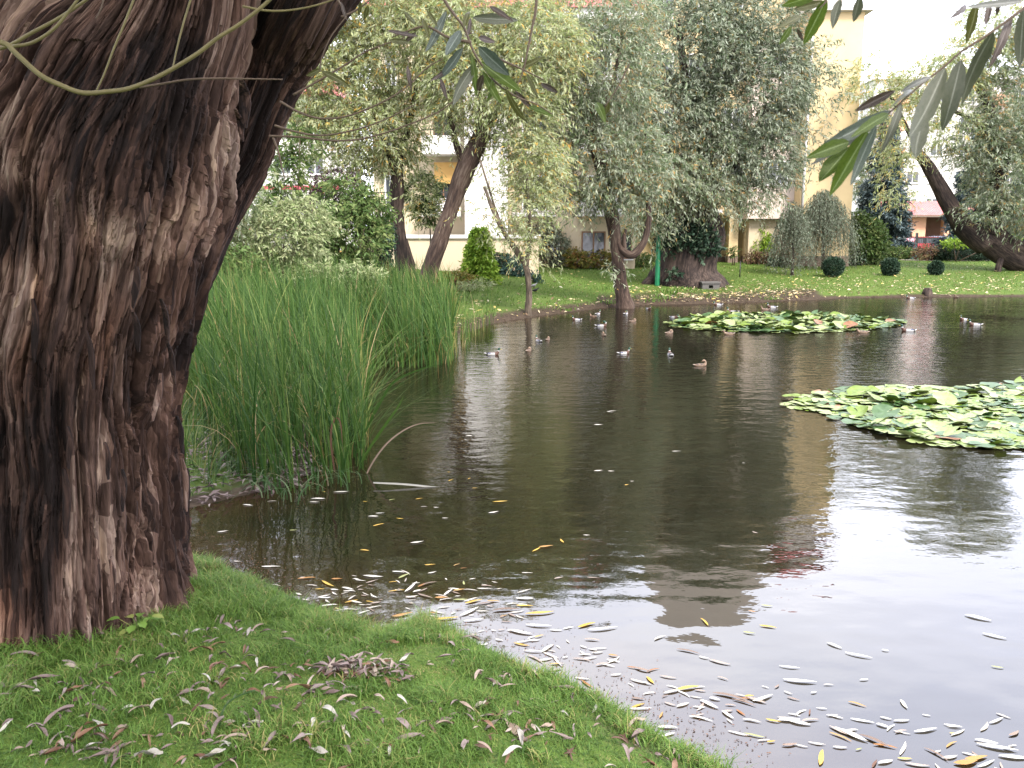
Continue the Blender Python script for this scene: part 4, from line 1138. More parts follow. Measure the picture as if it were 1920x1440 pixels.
shrub('low_shrub', 'dark low bush at the foot of the round topped bush', 'shrub', (1600, 497), [(1596, 484, 26, 14)], M_SHRUB_DK, 3, .12, .06, 1.7)
shrub('low_shrub', 'olive low bush to the right of the round topped bush', 'shrub', (1640, 496), [(1640, 482, 22, 15)], M_SHRUB, 3, .12, .06, 1.7)
shrub('juniper', 'smooth green dome juniper left of the path', 'shrub', (1682, 487), [(1682, 474, 30, 12)], M_SHRUB, 3, .1, .05, 2.2, L=.2)
shrub('barberry', 'rusty brown shrub right of the path', 'shrub', (1742, 489), [(1740, 474, 28, 14), (1765, 476, 14, 12)], M_BROWN_SHRUB, 5, .12, .06, 1.5)
shrub('juniper', 'spreading dark juniper under the leaning willow fork', 'shrub', (1810, 489), [(1800, 470, 45, 18), (1850, 476, 45, 13), (1770, 480, 20, 8)], M_SHRUB_DK, 4, .13, .05, 2.0)
shrub('juniper', 'bright green juniper tip showing above the dark juniper', 'shrub', (1792, 478), [(1795, 455, 26, 9), (1890, 447, 22, 7)], M_THUJA, 3, .13, .05, 1.4, Y=50)
conifer('blue_spruce', 'blue spruce right of the yellow tower with layered boughs', 1648, 482, 215, 54, M_SPRUCE, Y=56, tiers=20, ll=.26, lw=.06, dens=1.1, droop=.12)
conifer('blue_spruce', 'blue spruce behind the fork of the leaning willow', 1822, 478, 232, 62, M_SPRUCE, Y=56, tiers=19, ll=.26, lw=.06, dens=1.1, droop=.12)
conifer('blue_spruce', 'blue spruce at the right edge behind the leaning trunk', 1905, 470, 330, 60, M_SPRUCE, Y=54, tiers=12, ll=.26, lw=.06, dens=1.1, droop=.12)

# clipped balls
for px, py, r_, lab in ((1561, 501, 18, 'clipped dark ball shrub leftmost of three, under the weeping tree'), (1668, 501, 15.5, 'clipped dark ball shrub in the middle, below the dome juniper'), (1754, 503, 12.5, 'smallest clipped ball shrub, nearest the leaning trunk')):
    b0 = G(px, py + r_)
    t = thing('ball_shrub', lab, 'shrub', b0, 0, 'clipped ball shrubs on the far lawn')
    rm = r_ * pxm(b0[1])
    c = b0 + [0, 0, rm]
    m_ = MB()
    n_ = 3800
    u = in_ball(n_, .8)
    u = u * (1 + .13 * vnoise(u * 3 + px, 5) + .05 * rng.random(n_))[:, None]
    leaf_quads(m_, c + u * rm, unit(u + rng.normal(0, .6, u.shape)), np.full(n_, .10), np.full(n_, .05), 0)
    m_.build('foliage', [M_SHRUB_DK], t)
    s_ = MB(); s_.tube([b0 - [0, 0, .1], b0 + [0, 0, rm * .9]], [.03, .025], 7); s_.build('stem', M_BARK_DK, t)

# weeping trees by the tower
def weeping(label, px, top, base, half, n):
    b0 = G(px, base)
    t = thing('weeping_tree', label, 'tree', b0)
    Y = b0[1]
    m_ = MB()
    pts, rad = ptube([(px - 3, base + 4, Y, 3.2), (px - 1, (base + top) / 2 + 20, Y, 2.6), (px, top + 12, Y, 1.6)]); m_.tube(pts, rad, 8)
    m_.build('trunk', M_BARK_DK, t)
    m_ = MB()
    st, d, L = [], [], []
    for k in range(n):
        q = rng.normal(0, .42)
        q = max(-1, min(1, q))
        s0 = P(px + q * half, top + (abs(q) ** 1.6) * 45 + rng.uniform(0, 50), Y + rng.normal(0, .5) * half * pxm(Y))
        st.append(s0); d.append([rng.normal(q * .3, .15), rng.normal(0, .15), rng.uniform(-.9, -.3)])
        room = s0[2] - b0[2] - .15
        L.append(max(.4, min(room, rng.uniform(.8, 3.2)) * .62))
    sprays(m_, np.array(st), np.array(d), np.array(L), 26, .10, .030, .5, 0, 1, .004)
    m_.build('crown', [M_BIRCH, M_TWIG_BR], t)
weeping('broad weeping tree with hanging grey green curtains beside the tower', 1545, 352, 506, 52, 900)
weeping('thin weeping tree with sparse hanging twigs left of the broad one', 1488, 372, 516, 34, 330)

# far backdrop of trees between and behind buildings
for k, (px, Y, py, r_, lab) in enumerate([(455, 45, 400, 60, 'hazy green tree behind the pale shrub near the big trunk'), (1640, 60, 330, 45, 'dull green tree filling the gap between tower and first spruce'), (1960, 60, 250, 80, 'tall green tree at the right border behind the spruces')]):
    tree('background_tree', lab, 'tree', [[(px, 480, Y, 6), (px, py + r_, Y, 5), (px + 4, py, Y, 3)]], [(px, py, Y, r_, r_ * 1.2, r_ * pxm(Y), 1)], M_SHRUB_LT if k == 0 else M_WILLOW, M_BARK_DK, tau=1.0, ll=.24, lw=.07, L=.8)
# ------------------------------------------------------------------ the big foreground willow
YT0 = 4.15
t0 = P(120, 1170, YT0)
big = thing('willow_tree', 'massive furrowed willow trunk filling the left foreground, its twigs hanging over the pond', 'tree', (t0[0], t0[1], float(zt(t0[0], t0[1])[0])))
def bark_sweep(name, ctrl, nring, seg, amp, parent, flat=1.0, flare=None, seed=0, vis=None, extra=None):
    """ctrl: (px, py, Y, r_px); heavy furrowed bark laid on a swept limb"""
    w = np.array([[*P(a, b_, c), r * c / F] for a, b_, c, r in ctrl])
    s_ = smooth_path(w, 12)
    arc = np.concatenate([[0], np.cumsum(np.linalg.norm(np.diff(s_[:, :3], axis=0), axis=1))])
    u = np.linspace(0, arc[-1], nring)
    pts = np.stack([np.interp(u, arc, s_[:, k]) for k in range(3)], -1)
    rad = np.interp(u, arc, s_[:, 3])
    V, Fq, uv = tube_geo(pts, rad, seg, .6)
    ax = np.repeat(pts, seg, 0)
    out = unit(V - ax)
    Rm = float(np.mean(rad))
    ang = np.linspace(0, 2 * np.pi, seg, endpoint=False)
    ang = np.tile(ang - .6 * np.sin(ang + np.pi / 2), nring)
    v = np.repeat(u, seg)
    q = np.stack([np.cos(ang) * Rm, np.sin(ang) * Rm, v], -1)
    q[:, 0] += .030 * fbm(q * np.array([4, 4, 2.0]), seed + 50, 2)
    q[:, 1] += .030 * fbm(q * np.array([4, 4, 2.0]), seed + 60, 2)
    lob = vnoise(q * np.array([2.2, 2.2, .35]), seed + 1)
    def furrow(f, st, sd_, k):
        return np.clip(np.abs(vnoise(q * np.array([f, f, f * st]), seed + sd_)) * k, 0, 1) ** .7
    def terr(f, st, sd_, k):
        t_ = vnoise(q * np.array([f, f, f * st]), seed + sd_) * k
        return t_ - np.floor(t_)
    g0 = furrow(5, .05, 21, 3.4)
    g1 = furrow(10, .06, 2, 3.0)
    g2 = furrow(23, .045, 3, 2.6)
    g3 = furrow(52, .045, 8, 2.2)
    g4 = furrow(110, .08, 9, 2.0)
    t1 = terr(9, .07, 11, 2.0)
    t2 = terr(20, .06, 12, 1.7)
    brk = np.clip(np.abs(vnoise(q * np.array([18, 18, 3.5]), seed + 6)) * 5, 0, 1)
    dsp = amp * (.065 * lob + .065 * (g0 - 1) + .070 * (g1 - 1) + .046 * (g2 - .8) + .026 * (g3 - .7) + .011 * (g4 - .6) + .030 * (t1 - .5) + .020 * (t2 - .5) + .008 * (brk - .9))
    if flare is not None:
        dsp += flare(ang, v, q)
    V = V + out * dsp[:, None]
    m_ = MB()
    dep = V[:, 1] * cp - (V[:, 2] - CAMZ) * sp
    pxx = 960 + F * V[:, 0] / dep; pyy = 720 - F * (V[:, 1] * sp + (V[:, 2] - CAMZ) * cp) / dep
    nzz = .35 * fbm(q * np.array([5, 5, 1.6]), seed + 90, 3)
    shade_stain = np.zeros(len(V))  # shade on the trunk painted into the bark colour, along with old blackened bark
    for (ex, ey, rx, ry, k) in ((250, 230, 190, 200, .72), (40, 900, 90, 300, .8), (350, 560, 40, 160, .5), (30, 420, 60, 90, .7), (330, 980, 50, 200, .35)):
        shade_stain = np.maximum(shade_stain, k * np.clip(1.5 * (1 - ((pxx - ex) / rx) ** 2 - ((pyy - ey) / ry) ** 2 + nzz), 0, 1))
    if seed == 200: shade_stain = np.clip(.45 + nzz * 1.4, 0, 1)  # right limb darkened all over: painted shade and dark old bark
    m_.add(V, [Fq, np.arange(seg)[::-1], np.arange(seg) + (nring - 1) * seg], 0, uv=np.stack([q[:, 0], q[:, 1], v], -1), rnd=shade_stain)
    return m_
def root_flare(ang, v, q):
    k = np.clip(1 - (v - .1) / .75, 0, 1) ** 2.2
    w_ = lambda a0, sg: np.exp(-(((ang - a0 + np.pi) % (2 * np.pi) - np.pi) / sg) ** 2)
    k3 = np.clip(1 - (v - .32) / .8, 0, 1.2) ** 2.4
    return k3 * (.17 * w_(-.15, .28) + .10 * w_(-1.0, .16) + .12 * w_(-1.75, .2) + .10 * w_(-2.5, .22)) + k * (.05 + .11 * np.maximum(0, vnoise(np.stack([np.cos(ang) * 1.9, np.sin(ang) * 1.9, 0 * ang], -1), 77)))
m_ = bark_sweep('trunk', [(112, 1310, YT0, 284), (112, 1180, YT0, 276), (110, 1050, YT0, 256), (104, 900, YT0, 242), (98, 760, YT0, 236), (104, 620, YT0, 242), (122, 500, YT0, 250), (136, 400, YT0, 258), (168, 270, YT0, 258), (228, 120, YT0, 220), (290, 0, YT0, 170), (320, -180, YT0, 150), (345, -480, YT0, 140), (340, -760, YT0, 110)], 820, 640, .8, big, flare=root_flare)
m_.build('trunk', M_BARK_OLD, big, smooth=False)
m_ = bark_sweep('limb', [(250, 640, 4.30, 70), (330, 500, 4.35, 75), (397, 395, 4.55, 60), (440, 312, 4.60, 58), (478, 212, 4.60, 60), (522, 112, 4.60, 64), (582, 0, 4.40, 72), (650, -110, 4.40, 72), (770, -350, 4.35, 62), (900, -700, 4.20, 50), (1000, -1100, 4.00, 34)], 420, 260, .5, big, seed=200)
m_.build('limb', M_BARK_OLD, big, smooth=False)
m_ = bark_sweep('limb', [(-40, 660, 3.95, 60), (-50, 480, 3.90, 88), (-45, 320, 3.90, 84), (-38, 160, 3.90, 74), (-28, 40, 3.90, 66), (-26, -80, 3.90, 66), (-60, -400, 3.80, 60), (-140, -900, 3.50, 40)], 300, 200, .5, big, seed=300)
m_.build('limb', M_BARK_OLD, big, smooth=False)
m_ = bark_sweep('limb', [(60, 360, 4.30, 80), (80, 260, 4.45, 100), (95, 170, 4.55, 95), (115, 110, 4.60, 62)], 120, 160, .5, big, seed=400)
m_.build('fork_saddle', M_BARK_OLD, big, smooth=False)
# loose bark flakes lifting off the trunk
for (x0, y0, x1, y1, w_) in [(452, 150, 462, 240, 22), (440, 205, 458, 265, 12), (300, 560, 318, 640, 10), (312, 640, 330, 720, 9), (255, 500, 248, 585, 14), (248, 585, 262, 660, 12), (300, 700, 288, 790, 12), (195, 830, 205, 900, 8), (228, 880, 232, 960, 9), (125, 800, 130, 880, 10), (118, 880, 126, 1010, 14), (340, 860, 352, 960, 10), (130, 340, 128, 380, 8), (205, 1050, 212, 1130, 9), (20, 400, 28, 470, 14), (275, 360, 262, 440, 16), (330, 780, 345, 850, 9), (160, 620, 178, 730, 10), (60, 560, 66, 680, 12)]:
    n_ = 7
    L_, R_ = [], []
    for k in range(n_):
        f = k / (n_ - 1)
        c_px, c_py = x0 + (x1 - x0) * f + 3 * math.sin(f * 5), y0 + (y1 - y0) * f
        ax_ = np.interp(c_py, [0, 120, 270, 400, 500, 620, 760, 900, 1050], [300, 262, 195, 150, 128, 112, 106, 108, 112])
        rr_px = np.interp(c_py, [0, 120, 270, 400, 500, 620, 760, 900, 1050], [176, 212, 250, 252, 250, 238, 232, 240, 250])
        e = min(.98, abs(c_px - ax_) / rr_px)
        Yc = YT0 - rr_px * YT0 / F * math.sqrt(1 - e * e) * .98 - .04 - .02 * f
        ww = w_ * math.sin(math.pi * (.12 + .8 * f)) * .5
        L_.append(P(c_px - ww, c_py, Yc)); R_.append(P(c_px + ww, c_py, Yc + .008))
    V = np.array(L_ + R_ + [a + np.array([0, .012, 0]) for a in L_] + [a + np.array([0, .012, 0]) for a in R_])
    q_ = [(k, k + 1, n_ + k + 1, n_ + k) for k in range(n_ - 1)]
    q_ += [(2 * n_ + k + 1, 2 * n_ + k, 3 * n_ + k, 3 * n_ + k + 1) for k in range(n_ - 1)]
    q_ += [(k + 1, k, 2 * n_ + k, 2 * n_ + k + 1) for k in range(n_ - 1)] + [(n_ + k, n_ + k + 1, 3 * n_ + k + 1, 3 * n_ + k) for k in range(n_ - 1)]
    m_ = MB(); m_.add(V, np.array(q_)); m_.build('bark_flake', M_BARK_OLD, big)
# canopy overhead, out of the frame but shading the trunk and the bank
m_ = MB()
for c, r_, k in (((-2.6, 1.2, 7.2), (3.2, 2.6, 2.0), 1100), ((0.6, 0.6, 7.6), (2.6, 2.4, 1.8), 800), ((-1.2, 3.2, 7.4), (2.8, 1.4, 1.7), 750), ((-4.6, 3.6, 6.6), (2.2, 2.2, 1.8), 500), ((-1.5, -2.2, 6.8), (4.0, 2.2, 2.0), 700)):
    u = in_ball(k, .3)
    sprays(m_, np.array(c) + u * np.array(r_), unit(u + rng.normal(0, .5, u.shape)), rng.uniform(.5, 1.1, k), 16, .13, .036, .5)
m_.build('crown', [M_WILLOW, M_TWIG_BR], big)
m_ = MB()
for c in ((-2.6, 1.2, 7.2), (0.6, 0.6, 7.6), (-4.6, 3.6, 6.6), (-1.5, -2.2, 6.8), (-1.2, 3.2, 7.6)):
    s0 = P(330, -600, YT0 - .1)
    pp_ = smooth_path([s0, (s0 + np.array(c)) / 2 + [0, 0, .4], c], 6)
    m_.tube(pp_, np.linspace(.14, .03, len(pp_)), 10)
m_.build('bough', M_BARK, big)

# thin drooping twigs across the trunk
def pxtwig(pts, Y, r_px, mat, name='twig', seg=7):
    w = smooth_path(np.array([P(a, b_, (Y if np.isscalar(Y) else Y[k])) for k, (a, b_) in enumerate(pts)]), 8)
    rr_ = np.linspace(r_px[0], r_px[1], len(w)) * (Y if np.isscalar(Y) else Y[0]) / F
    m_ = MB(); m_.tube(w, rr_, seg)
    return m_.build(name, mat, big)
YW = 2.75
pxtwig([(-40, 70), (10, 82), (28, 98), (75, 140), (115, 160), (155, 174), (200, 172), (245, 165), (300, 142), (365, 104), (410, 70), (450, 45), (500, 5), (530, -30)], YW, (5.2, 3.0), M_TWIG)
pxtwig([(262, 164), (300, 158), (355, 149), (420, 147), (470, 148), (530, 149)], YW + .05, (2.4, 1.2), M_TWIG_BR)
pxtwig([(455, 12), (500, 20), (545, 19), (600, 8), (660, -15)], YW + .1, (2.2, 1.4), M_TWIG)
pxtwig([(-20, 96), (18, 85), (55, 64), (100, 40), (140, 15), (175, -10)], YW + .1, (3.6, 2.6), M_TWIG)
pxtwig([(20, 88), (60, 80), (100, 55), (130, 20), (160, -20)], YW + .04, (3.2, 2.4), M_TWIG)
pxtwig([(256, -15), (235, 40), (214, 90), (195, 140), (180, 172)], YW + .04, (2.2, 1.5), M_TWIG)
pxtwig([(362, -15), (345, 40), (332, 90), (324, 128)], YW + .04, (2.0, 1.4), M_TWIG)
pxtwig([(196, -10), (190, 15), (180, 35)], YW + .3, (1.6, 1.2), M_TWIG_BR)
# twigs leaving the right limb
for pts in ([(525, 190), (560, 210), (600, 222), (650, 218), (710, 195), (760, 165), (800, 128), (830, 110)], [(515, 235), (550, 246), (600, 254), (660, 245), (720, 225), (780, 195)], [(505, 255), (560, 257), (630, 264), (690, 258), (760, 236), (830, 205), (880, 160)], [(512, 258), (522, 285), (528, 312), (534, 335)], [(550, 178), (600, 150), (650, 120), (690, 95), (760, 70)], [(640, 32), (670, 18), (700, -5)], [(630, -5), (645, 20), (650, 36)]):
    pxtwig(pts, 3.3, (2.2, 1.0), M_TWIG_BR)

# near hanging branches with large leaves
def near_leaf(parent, b_, t_, w_px, Y, col, curl=.12, tilt=None):
    pb, pt = P(*b_, Y), P(*t_, Y + random.uniform(-.06, .06))
    ax_ = pt - pb; L_ = np.linalg.norm(ax_); ax_ /= L_
    view = unit(pb - np.array([0, 0, CAMZ]))
    tl = random.uniform(-.5, .5) if tilt is None else tilt
    side = unit(np.cross(ax_, view)); nrm = np.cross(side, ax_)
    side = unit(side * math.cos(tl) + nrm * math.sin(tl)); nrm = np.cross(side, ax_)
    if nrm @ view > 0: nrm = -nrm
    n_ = 13
    V, U_ = [], []
    tw = random.uniform(-.5, .5)
    for k in range(n_):
        f = k / (n_ - 1)
        g = min(1, f / .06)
        wd = w_px * Y / F * .5 * (math.sin(math.pi * min(1, f ** .85)) ** .75) * (1 if f > .05 else .3) + .0006
        wd *= 1 + .06 * math.sin(f * 23 + w_px)
        c = pb + ax_ * L_ * f + nrm * L_ * curl * math.sin(math.pi * f) * (.6 + .4 * f)
        a_ = tw * f
        s_ = side * math.cos(a_) + nrm * math.sin(a_)
        up_ = nrm * math.cos(a_) - side * math.sin(a_)
        for q in (-1, -.5, 0, .5, 1):
            V.append(c + s_ * wd * q + up_ * (abs(q) ** 1.3) * wd * .35)
            U_.append((q, f, 0))
    m_ = MB(); m_.add(V, grid_faces(n_, 5, False), 0, uv=np.array(U_, float))
    return m_.build('leaf', NL[col], parent)
def near_branch(stems, Y, leaves, mat=M_TWIG_BR, r0=3.0):
    m_ = MB()
    for pts in stems:
        w = smooth_path(np.array([P(a, b_, Y) for a, b_ in pts]), 8)
        m_.tube(w, np.linspace(r0, 1.0, len(w)) * Y / F, 7)
    br_ = m_.build('branch', mat, big)
    for lf in leaves:
        near_leaf(br_, lf[0], lf[1], lf[2], Y + random.uniform(-.05, .05), lf[3], random.uniform(-.12, .14))
    return br_
near_branch([[(1975, -40), (1923, 12), (1880, 45), (1848, 68), (1804, 96), (1770, 125), (1742, 147), (1710, 173), (1668, 211), (1640, 236), (1600, 265)]], 1.05,
    [((1862, 60), (1803, 196), 32, 'grey'), ((1802, 112), (1767, 245), 30, 'grey'), ((1772, 128), (1705, 258), 32, 'grey'), ((1735, 214), (1717, 296), 26, 'grey'), ((1678, 170), (1604, 208), 15, 'brown'), ((1670, 208), (1534, 279), 24, 'blue'),
     ((1665, 213), (1596, 257), 17, 'green'), ((1622, 245), (1520, 309), 14, 'silver'), ((1628, 243), (1556, 367), 28, 'green'), ((1592, 276), (1536, 341), 32, 'green'), ((1643, 235), (1595, 347), 17, 'blue'), ((1690, 194), (1652, 286), 13, 'grey'),
     ((1896, 30), (1854, 128), 14, 'brown'), ((1832, 8), (1812, 80), 19, 'olive'), ((1920, 14), (1912, 126), 22, 'grey'), ((1918, 2), (1813, 13), 11, 'silver'), ((1812, 10), (1780, 35), 9, 'brown'), ((1856, 8), (1848, 47), 9, 'brown'), ((1876, 6), (1869, 28), 8, 'brown'),
     ((1592, 266), (1512, 296), 24, 'green'), ((1745, 144), (1690, 172), 9, 'silver'), ((1712, 170), (1672, 200), 8, 'grey')])
near_branch([[(1560, -60), (1552, -20), (1549, 2), (1536, 16)], [(1620, -60), (1612, -20), (1606, 2)]], 1.2,
    [((1550, -3), (1507, 83), 23, 'green'), ((1576, -2), (1561, 54), 15, 'grey'), ((1612, -6), (1600, 41), 18, 'grey'), ((1530, -8), (1466, 11), 16, 'green'), ((1546, 3), (1488, 17), 12, 'olive'), ((1502, 30), (1459, 54), 10, 'olive'), ((1483, 50), (1460, 83), 11, 'green'), ((1495, 54), (1505, 76), 6, 'brown')])
near_branch([[(815, -40), (833, 0), (852, 28), (870, 52), (885, 90), (900, 117), (930, 155), (970, 182), (1005, 195), (1035, 214)], [(1008, -30), (1004, 20), (998, 50), (988, 100), (982, 130), (968, 165)], [(905, 90), (935, 110), (975, 128), (1020, 150)], [(884, 80), (840, 70), (800, 50), (760, 60), (735, 70)]], 1.62,
    [((886, 33), (971, 38), 17, 'grey'), ((897, 88), (955, 141), 24, 'blue'), ((901, 116), (978, 173), 20, 'green'), ((893, 117), (849, 198), 20, 'grey'), ((884, 101), (893, 180), 10, 'green'), ((864, 58), (836, 104), 18, 'blue'), ((868, 90), (823, 148), 16, 'blue'), ((837, 21), (798, 97), 13, 'blue'),
     ((905, 134), (940, 195), 14, 'green'), ((948, 166), (988, 228), 12, 'olive'), ((979, 127), (1017, 108), 10, 'olive'), ((988, 139), (1009, 184), 9, 'olive'), ((1014, 156), (1046, 173), 9, 'brown'), ((764, 123), (772, 170), 7, 'brown'), ((727, 57), (784, 68), 7, 'brown'), ((730, 76), (767, 79), 9, 'olive'),
     ((758, 23), (780, 46), 7, 'olive'), ((792, 35), (805, 71), 8, 'olive'), ((882, 34), (876, 69), 7, 'brown'), ((897, 70), (928, 79), 11, 'brown'), ((992, 200), (1038, 220), 9, 'green'), ((966, 170), (1000, 205), 8, 'brown'), ((870, 52), (880, 22), 10, 'olive'), ((905, 140), (895, 170), 11, 'brown'), ((780, 60), (760, 78), 7, 'brown'), ((800, 20), (820, 52), 8, 'olive'),
     ((924, 150), (912, 192), 9, 'green'), ((918, 12), (962, 40), 8, 'brown'), ((845, 125), (806, 152), 7, 'brown'), ((826, 148), (838, 186), 7, 'brown')])
near_branch([[(1180, 120), (1160, 160), (1142, 188), (1134, 200)]], 1.9, [((1118, 192), (1135, 232), 14, 'green'), ((1140, 190), (1136, 214), 8, 'olive')], r0=1.5)
near_branch([[(650, 30), (620, 70), (603, 110), (600, 135)], [(600, 132), (570, 160)]], 3.0, [((603, 134), (656, 162), 11, 'olive'), ((600, 130), (574, 142), 10, 'olive'), ((690, 10), (683, 36), 8, 'olive'), ((676, 2), (672, 30), 6, 'olive'), ((640, 4), (652, 40), 6, 'brown')], r0=1.2)

# ------------------------------------------------------------------ reeds
def px_region(n, poly, ymin, ymax, xmin, xmax):
    pl = np.array([W(a, b_)[:2] for a, b_ in poly])
    x = rng.uniform(pl[:, 0].min(), pl[:, 0].max(), n); y = rng.uniform(pl[:, 1].min(), pl[:, 1].max(), n)
    ins = np.zeros(n, bool)
    for k in range(len(pl)):
        a, b_ = pl[k], pl[(k + 1) % len(pl)]
        c = (a[1] > y) != (b_[1] > y)
        ins ^= c & (x < (b_[0] - a[0]) * (y - a[1]) / (b_[1] - a[1] + 1e-12) + a[0])
    return x[ins], y[ins]
def reeds(label, poly, n, h0, h1, w0, w1, lean, az0, seg=5, rmean=.4, clump=1.2):
    x, y = px_region(n, poly, 0, 0, 0, 0)
    pn = fbm(np.stack([x, y, 0 * x], -1) * clump, 61, 2)
    k = rng.random(len(x)) < .75 + .4 * pn
    x, y, pn = x[k], y[k], pn[k]
    z = np.maximum(zt(x, y), -.06)
    n_ = len(x)
    m_ = MB()
    az = az0 + rng.normal(0, 1.0, n_)
    h = rng.uniform(h0 * .75, h1 * 1.08, n_) * (1 + .15 * pn)
    blades(m_, x, y, z, h, rng.uniform(w0, w1, n_), lean * rng.uniform(.0, 2.6, n_), 0, np.clip(rmean + .2 * pn + rng.normal(0, .24, n_), 0, 1), seg, droop=0.10, az=az, base_off=.05)
    # bent and broken dry blades
    q = rng.choice(n_, n_ // 5, replace=False)
    blades(m_, x[q], y[q], z[q], h[q] * rng.uniform(.6, .95, len(q)), rng.uniform(w0, w1, len(q)) * .9, rng.uniform(.35, .8, len(q)), 0, rng.uniform(.6, 1.0, len(q)), seg + 2, droop=.45, az=rng.uniform(0, 6.28, len(q)))
    o = m_.build('reeds', M_REED)
    return tag(o, label, None, None, 'stuff')
reeds('dense dark green reeds standing in the water beside the trunk', [(385, 830), (430, 905), (500, 926), (580, 924), (655, 912), (690, 870), (690, 745), (660, 700), (560, 690), (380, 690), (330, 740)], 7000, .9, 1.75, .010, .020, .22, 2.6, rmean=.31)
reeds('rear mass of reeds reaching out into the pond below the pollards', [(330, 720), (690, 720), (705, 692), (760, 690), (845, 690), (856, 655), (840, 632), (780, 622), (640, 618), (480, 618), (330, 625)], 16000, 1.05, 1.8, .012, .024, .22, 2.6, clump=.7, rmean=.33)
reeds('thin outer fringe of reeds at the tip of the reed bed', [(840, 690), (862, 672), (905, 625), (930, 606), (880, 612), (840, 640)], 330, .7, 1.4, .01, .018, .18, 1.0, rmean=.5)
reeds('tall pale grass and reeds on the marshy left bank behind', [(300, 618), (850, 618), (860, 592), (760, 572), (300, 570)], 9000, .9, 1.55, .02, .034, .2, 2.6, rmean=.55, clump=.4)
reeds('shorter ragged reeds filling the left bank against the trunk', [(300, 700), (480, 700), (470, 820), (440, 905), (390, 930), (340, 900)], 4200, .4, 1.05, .008, .015, .5, 0.6, rmean=.45, clump=1.5)
reeds('loose arching reed blades leaning right at the edge of the front reeds', [(590, 800), (690, 760), (692, 860), (655, 908), (600, 912)], 520, .8, 1.6, .007, .013, .55, 0.0, seg=7, rmean=.5)
# arching sedge on the left bank
m_ = MB()
for px, py, n_, h in [(400, 760, 36, .8), (430, 800, 36, .7), (375, 840, 36, .6), (440, 740, 36, .8), (470, 840, 31, .6), (395, 880, 22, .5), (395, 800, 27, .55), (420, 850, 24, .5), (450, 890, 27, .5), (380, 740, 27, .6), (500, 910, 20, .45), (540, 925, 18, .5), (410, 910, 13, .4), (600, 912, 13, .4), (370, 690, 27, .6), (650, 905, 9, .35), (480, 880, 27, .5)]:
    c = W(px, py, .05)
    blades(m_, c[0] + rng.normal(0, .1, n_), c[1] + rng.normal(0, .1, n_), np.full(n_, 0.02), rng.uniform(.5, 1.1, n_) * h, rng.uniform(.007, .014, n_), rng.uniform(.6, 1.6, n_), 0, np.clip(rng.normal(.5, .25, n_), 0, 1), 7, droop=.75)
tag(m_.build('sedge', M_SEDGE), 'pale arching sedge leaves along the left bank beside the trunk', None, None, 'stuff')
def single_blade(label, pts, Y, w_px, mat):
    w = smooth_path(np.array([P(a, b_, Y) for a, b_ in pts]), 6)
    n_ = len(w)
    t_ = np.gradient(w, axis=0)
    sd2 = unit(np.cross(t_, np.array([0, 1.0, 0.15])))
    ww = w_px * Y / F * .5 * np.sin(np.pi * np.linspace(.25, .99, n_)) ** .7
    th = np.array([0, .003, 0])
    A, B = w - sd2 * ww[:, None], w + sd2 * ww[:, None]
    V = np.concatenate([A, w + th, B])
    q = [(k, k + 1, n_ + k + 1, n_ + k) for k in range(n_ - 1)] + [(n_ + k, n_ + k + 1, 2 * n_ + k + 1, 2 * n_ + k) for k in range(n_ - 1)]
    m_ = MB(); m_.add(V - w[0], np.array(q))
    o = m_.build('reed_blade', mat)
    o.location = tuple(w[0])
    return tag(o, label, 'reed')
single_blade('yellowed reed blade arching far out over the water', [(682, 900), (700, 865), (725, 832), (755, 808), (785, 795), (822, 792)], 7.6, 3.2, M_DEAD['tan'])
single_blade('brown reed blade bent into a hook at the reed bed front', [(628, 885), (621, 835), (622, 800), (631, 784), (639, 796), (643, 848)], 7.3, 4, M_DEAD['brown'])
single_blade('long pale straw lying flat on the water right of the reeds', [(700, 905), (760, 908), (820, 914), (838, 915)], 7.15, 4, M_DEAD['pale'])
single_blade('long green reed blade leaning right over the open water', [(655, 880), (680, 820), (710, 760), (740, 715), (790, 692), (825, 683)], 8.2, 4.5, M_REED)
single_blade('grey green reed blade leaning right below the long green one', [(672, 880), (690, 845), (720, 800), (745, 765), (757, 742)], 8.0, 5, M_REED)
single_blade('short green reed blade standing upright at the front corner', [(640, 895), (645, 870), (655, 830)], 7.2, 6, M_REED)
# litter on the left bank
# ------------------------------------------------------------------ fallen and floating leaves
def leaf_mesh(name, mat, L, w, curl, fold, wav, seed):
    r_ = random.Random(seed)
    n_ = 9
    V, U_ = [], []
    for k in range(n_):
        f = k / (n_ - 1)
        wd = w * .5 * math.sin(math.pi * min(1, max(.02, f ** .8))) ** .8 + .0004
        bend = curl * L * (math.sin(math.pi * f) + .3 * math.sin(5 * f + seed))
        sway = .10 * L * math.sin(2.6 * f + seed)
        for q in (-1, 0, 1):
            V.append((L * (f - .5), wd * q + sway, bend * .5 + fold * wd * abs(q) + wav * math.sin(7 * f + q * 2 + seed) * w))
            U_.append((q, f, 0))
    V = np.array(V)
    V[:, 2] -= V[:, 2].min() - .001
    nv = len(V)
    top = grid_faces(n_, 3, False)
    m_ = MB(); m_.add(V, top, 0, rnd=np.clip(rng.normal(.5, .25), 0, 1))
    o = m_.build(name, mat)
    return o
KINDS = {}
def leaf_proto(place, col, k):
    key = (place, col, k)
    if key not in KINDS:
        fl = place == 'float'
        o = leaf_mesh('willow_leaf', M_DEAD['cream' if fl and col == 'pale' else col], random.uniform(.065, .11) * (1.0 if k < 4 else .6), random.uniform(.011, .019) * (1 if k < 4 else .75), random.uniform(.0, .05) if fl else random.uniform(.02, .24), random.uniform(.0, .15) if fl else random.uniform(.1, 1.3), .03 if fl else random.uniform(.08, .4), k * 7 + len(KINDS))
        KINDS[key] = [o, False]
    return KINDS[key]
